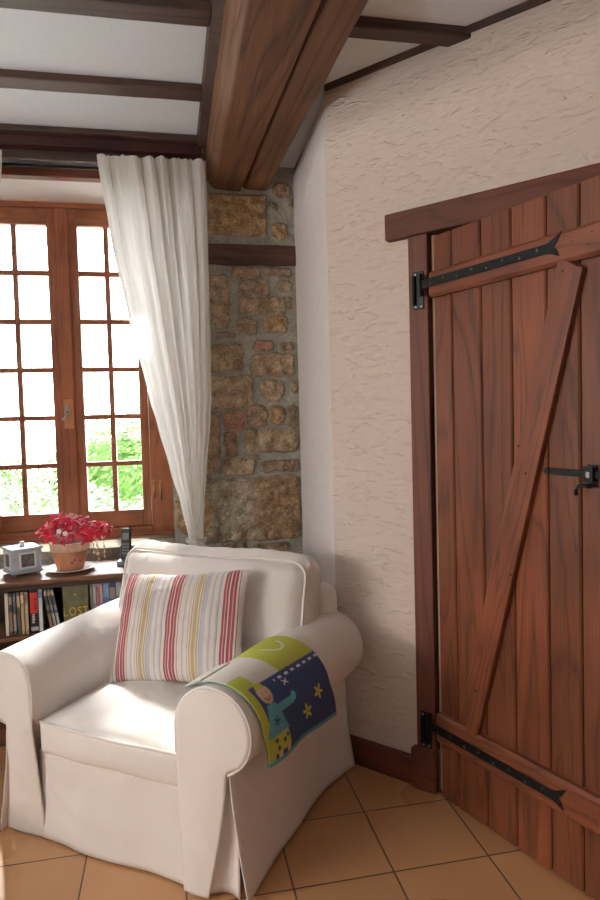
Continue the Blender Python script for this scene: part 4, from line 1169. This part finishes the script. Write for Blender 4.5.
foliage('garden_shrub', 'tall grey green shrub seen at far left of the window', 'shrub', (-3.0, 7.8, -.3), (.5, .4, .80), 2600, .035, G3, hg, 6)
tr = thing('planter_trough', 'low blue planter trough outside at lower left of the window', 'planter', (-1.98, 6.2, -.3))
bm = bmesh.new(); prism_x(bm, [(-.13, .0), (.13, .0), (.16, .72), (.13, .72), (.11, .62), (-.11, .62), (-.13, .72), (-.16, .72)], -.28, .28); build('trough', bm, plain('blue_glaze', (.10, .18, .30), .5), tr, bevel=.01)
bm = bmesh.new(); box(bm, -.27, .27, -.11, .11, .60, .66); build('soil', bm, M['soil'], tr)
sh = thing('garden_shed', 'small grey roofed shed above the hedge outside', 'shed', (-.35, 13.0, -.3))
bm = bmesh.new(); box(bm, -.45, .45, -.4, .4, 0, 2.05); build('wall', bm, plain('shed_wall', (.20, .19, .17), .9, var=.2), sh)
bm = bmesh.new(); prism_x(bm, [(-.55, 2.0), (.55, 2.0), (0, 2.3)], -.6, .6); build('roof', bm, plain('shed_roof', (.30, .26, .2), .9, var=.2), sh)
bm = bmesh.new(); box(bm, -.05, .30, -.42, -.39, 1.2, 1.9); build('window', bm, plain('shed_pane', (.06, .09, .12), .2), sh)

# ------------------------------------------------------------------ light
w = bpy.data.worlds.new('World'); SC.world = w; w.use_nodes = True
bg = w.node_tree.nodes['Background']; bg.inputs['Color'].default_value = (.93, .97, 1.0, 1); bg.inputs['Strength'].default_value = 19.0
def lamp(name, typ, loc, target, energy, col=(1, 1, 1), **kw):
    l = bpy.data.lights.new(name, typ); l.energy = energy; l.color = col
    for k, v in kw.items(): setattr(l, k, v)
    o = bpy.data.objects.new(name, l); COL.objects.link(o); o.location = loc
    o.rotation_euler = (Vector(target)-Vector(loc)).to_track_quat('-Z', 'Y').to_euler()
    return o
p = lamp('window_portal', 'AREA', (-.535, 3.80, 1.65), (-.535, 0, 1.65), 1, shape='RECTANGLE', size=1.0, size_y=1.75); p.data.cycles.is_portal = True
lamp('sun', 'SUN', (-3, 8, 8), (-3+.14, 8-1.0, 8-1.0), 9.0, (1, .95, .86), angle=radians(4))
# low daylight through the other window of the room, left of the camera
lamp('side_window_light', 'AREA', (-5.4, .6, 1.98), (.9, 1.6, 1.5), 165, (1, .87, .77), shape='RECTANGLE', size=3.4, size_y=.08)
lamp('room_fill_light', 'AREA', (.2, -2.4, 1.7), (.2, 2.5, 1.2), 1.2, (1, .95, .9), shape='RECTANGLE', size=2.0, size_y=1.4)  # added fill lamp behind the camera; the back wall has no window
lamp('left_fill_light', 'AREA', (-2.5, 1.2, 1.2), (2, 1.9, 2.1), 5, (.92, .97, 1), shape='RECTANGLE', size=1.6, size_y=1.0)  # added cool fill for ceiling and chair, set before the left opening
lamp('passage_fill_light', 'AREA', tuple(PC+Matrix.Rotation(RZW, 3, 'Z') @ Vector((.85, .6, 2.5))), tuple(PC+Matrix.Rotation(RZW, 3, 'Z') @ Vector((.85, .6, 0))), 1.2, (1, .9, .78), size=.4)  # added lamp in the unseen passage, brightens the slit beside the door

# ------------------------------------------------------------------ camera
cam = bpy.data.cameras.new('Camera'); co = bpy.data.objects.new('Camera', cam); COL.objects.link(co); SC.camera = co
cam.sensor_fit = 'VERTICAL'; cam.sensor_height = 36; cam.sensor_width = 24; cam.lens = 646.2/900*36; cam.clip_start = .05
yw, pt_, rl = radians(11.31), radians(-2.606), radians(-1.532)
f = Vector((sin(yw)*cos(pt_), cos(yw)*cos(pt_), sin(pt_))); r = Vector((cos(yw), -sin(yw), 0)); u = r.cross(f)
r2 = r*cos(rl)+u*sin(rl); u2 = -r*sin(rl)+u*cos(rl)
co.matrix_world = Matrix(((r2.x, u2.x, -f.x, 0), (r2.y, u2.y, -f.y, 0), (r2.z, u2.z, -f.z, EYE), (0, 0, 0, 1)))

SC.view_settings.view_transform = 'Standard'; SC.view_settings.look = 'None'; SC.view_settings.exposure = 0; SC.view_settings.gamma = 1
SC.cycles.use_denoising = True
SC.cycles.max_bounces = 10; SC.cycles.diffuse_bounces = 6; SC.cycles.transparent_max_bounces = 12
SC.cycles.sample_clamp_indirect = 4
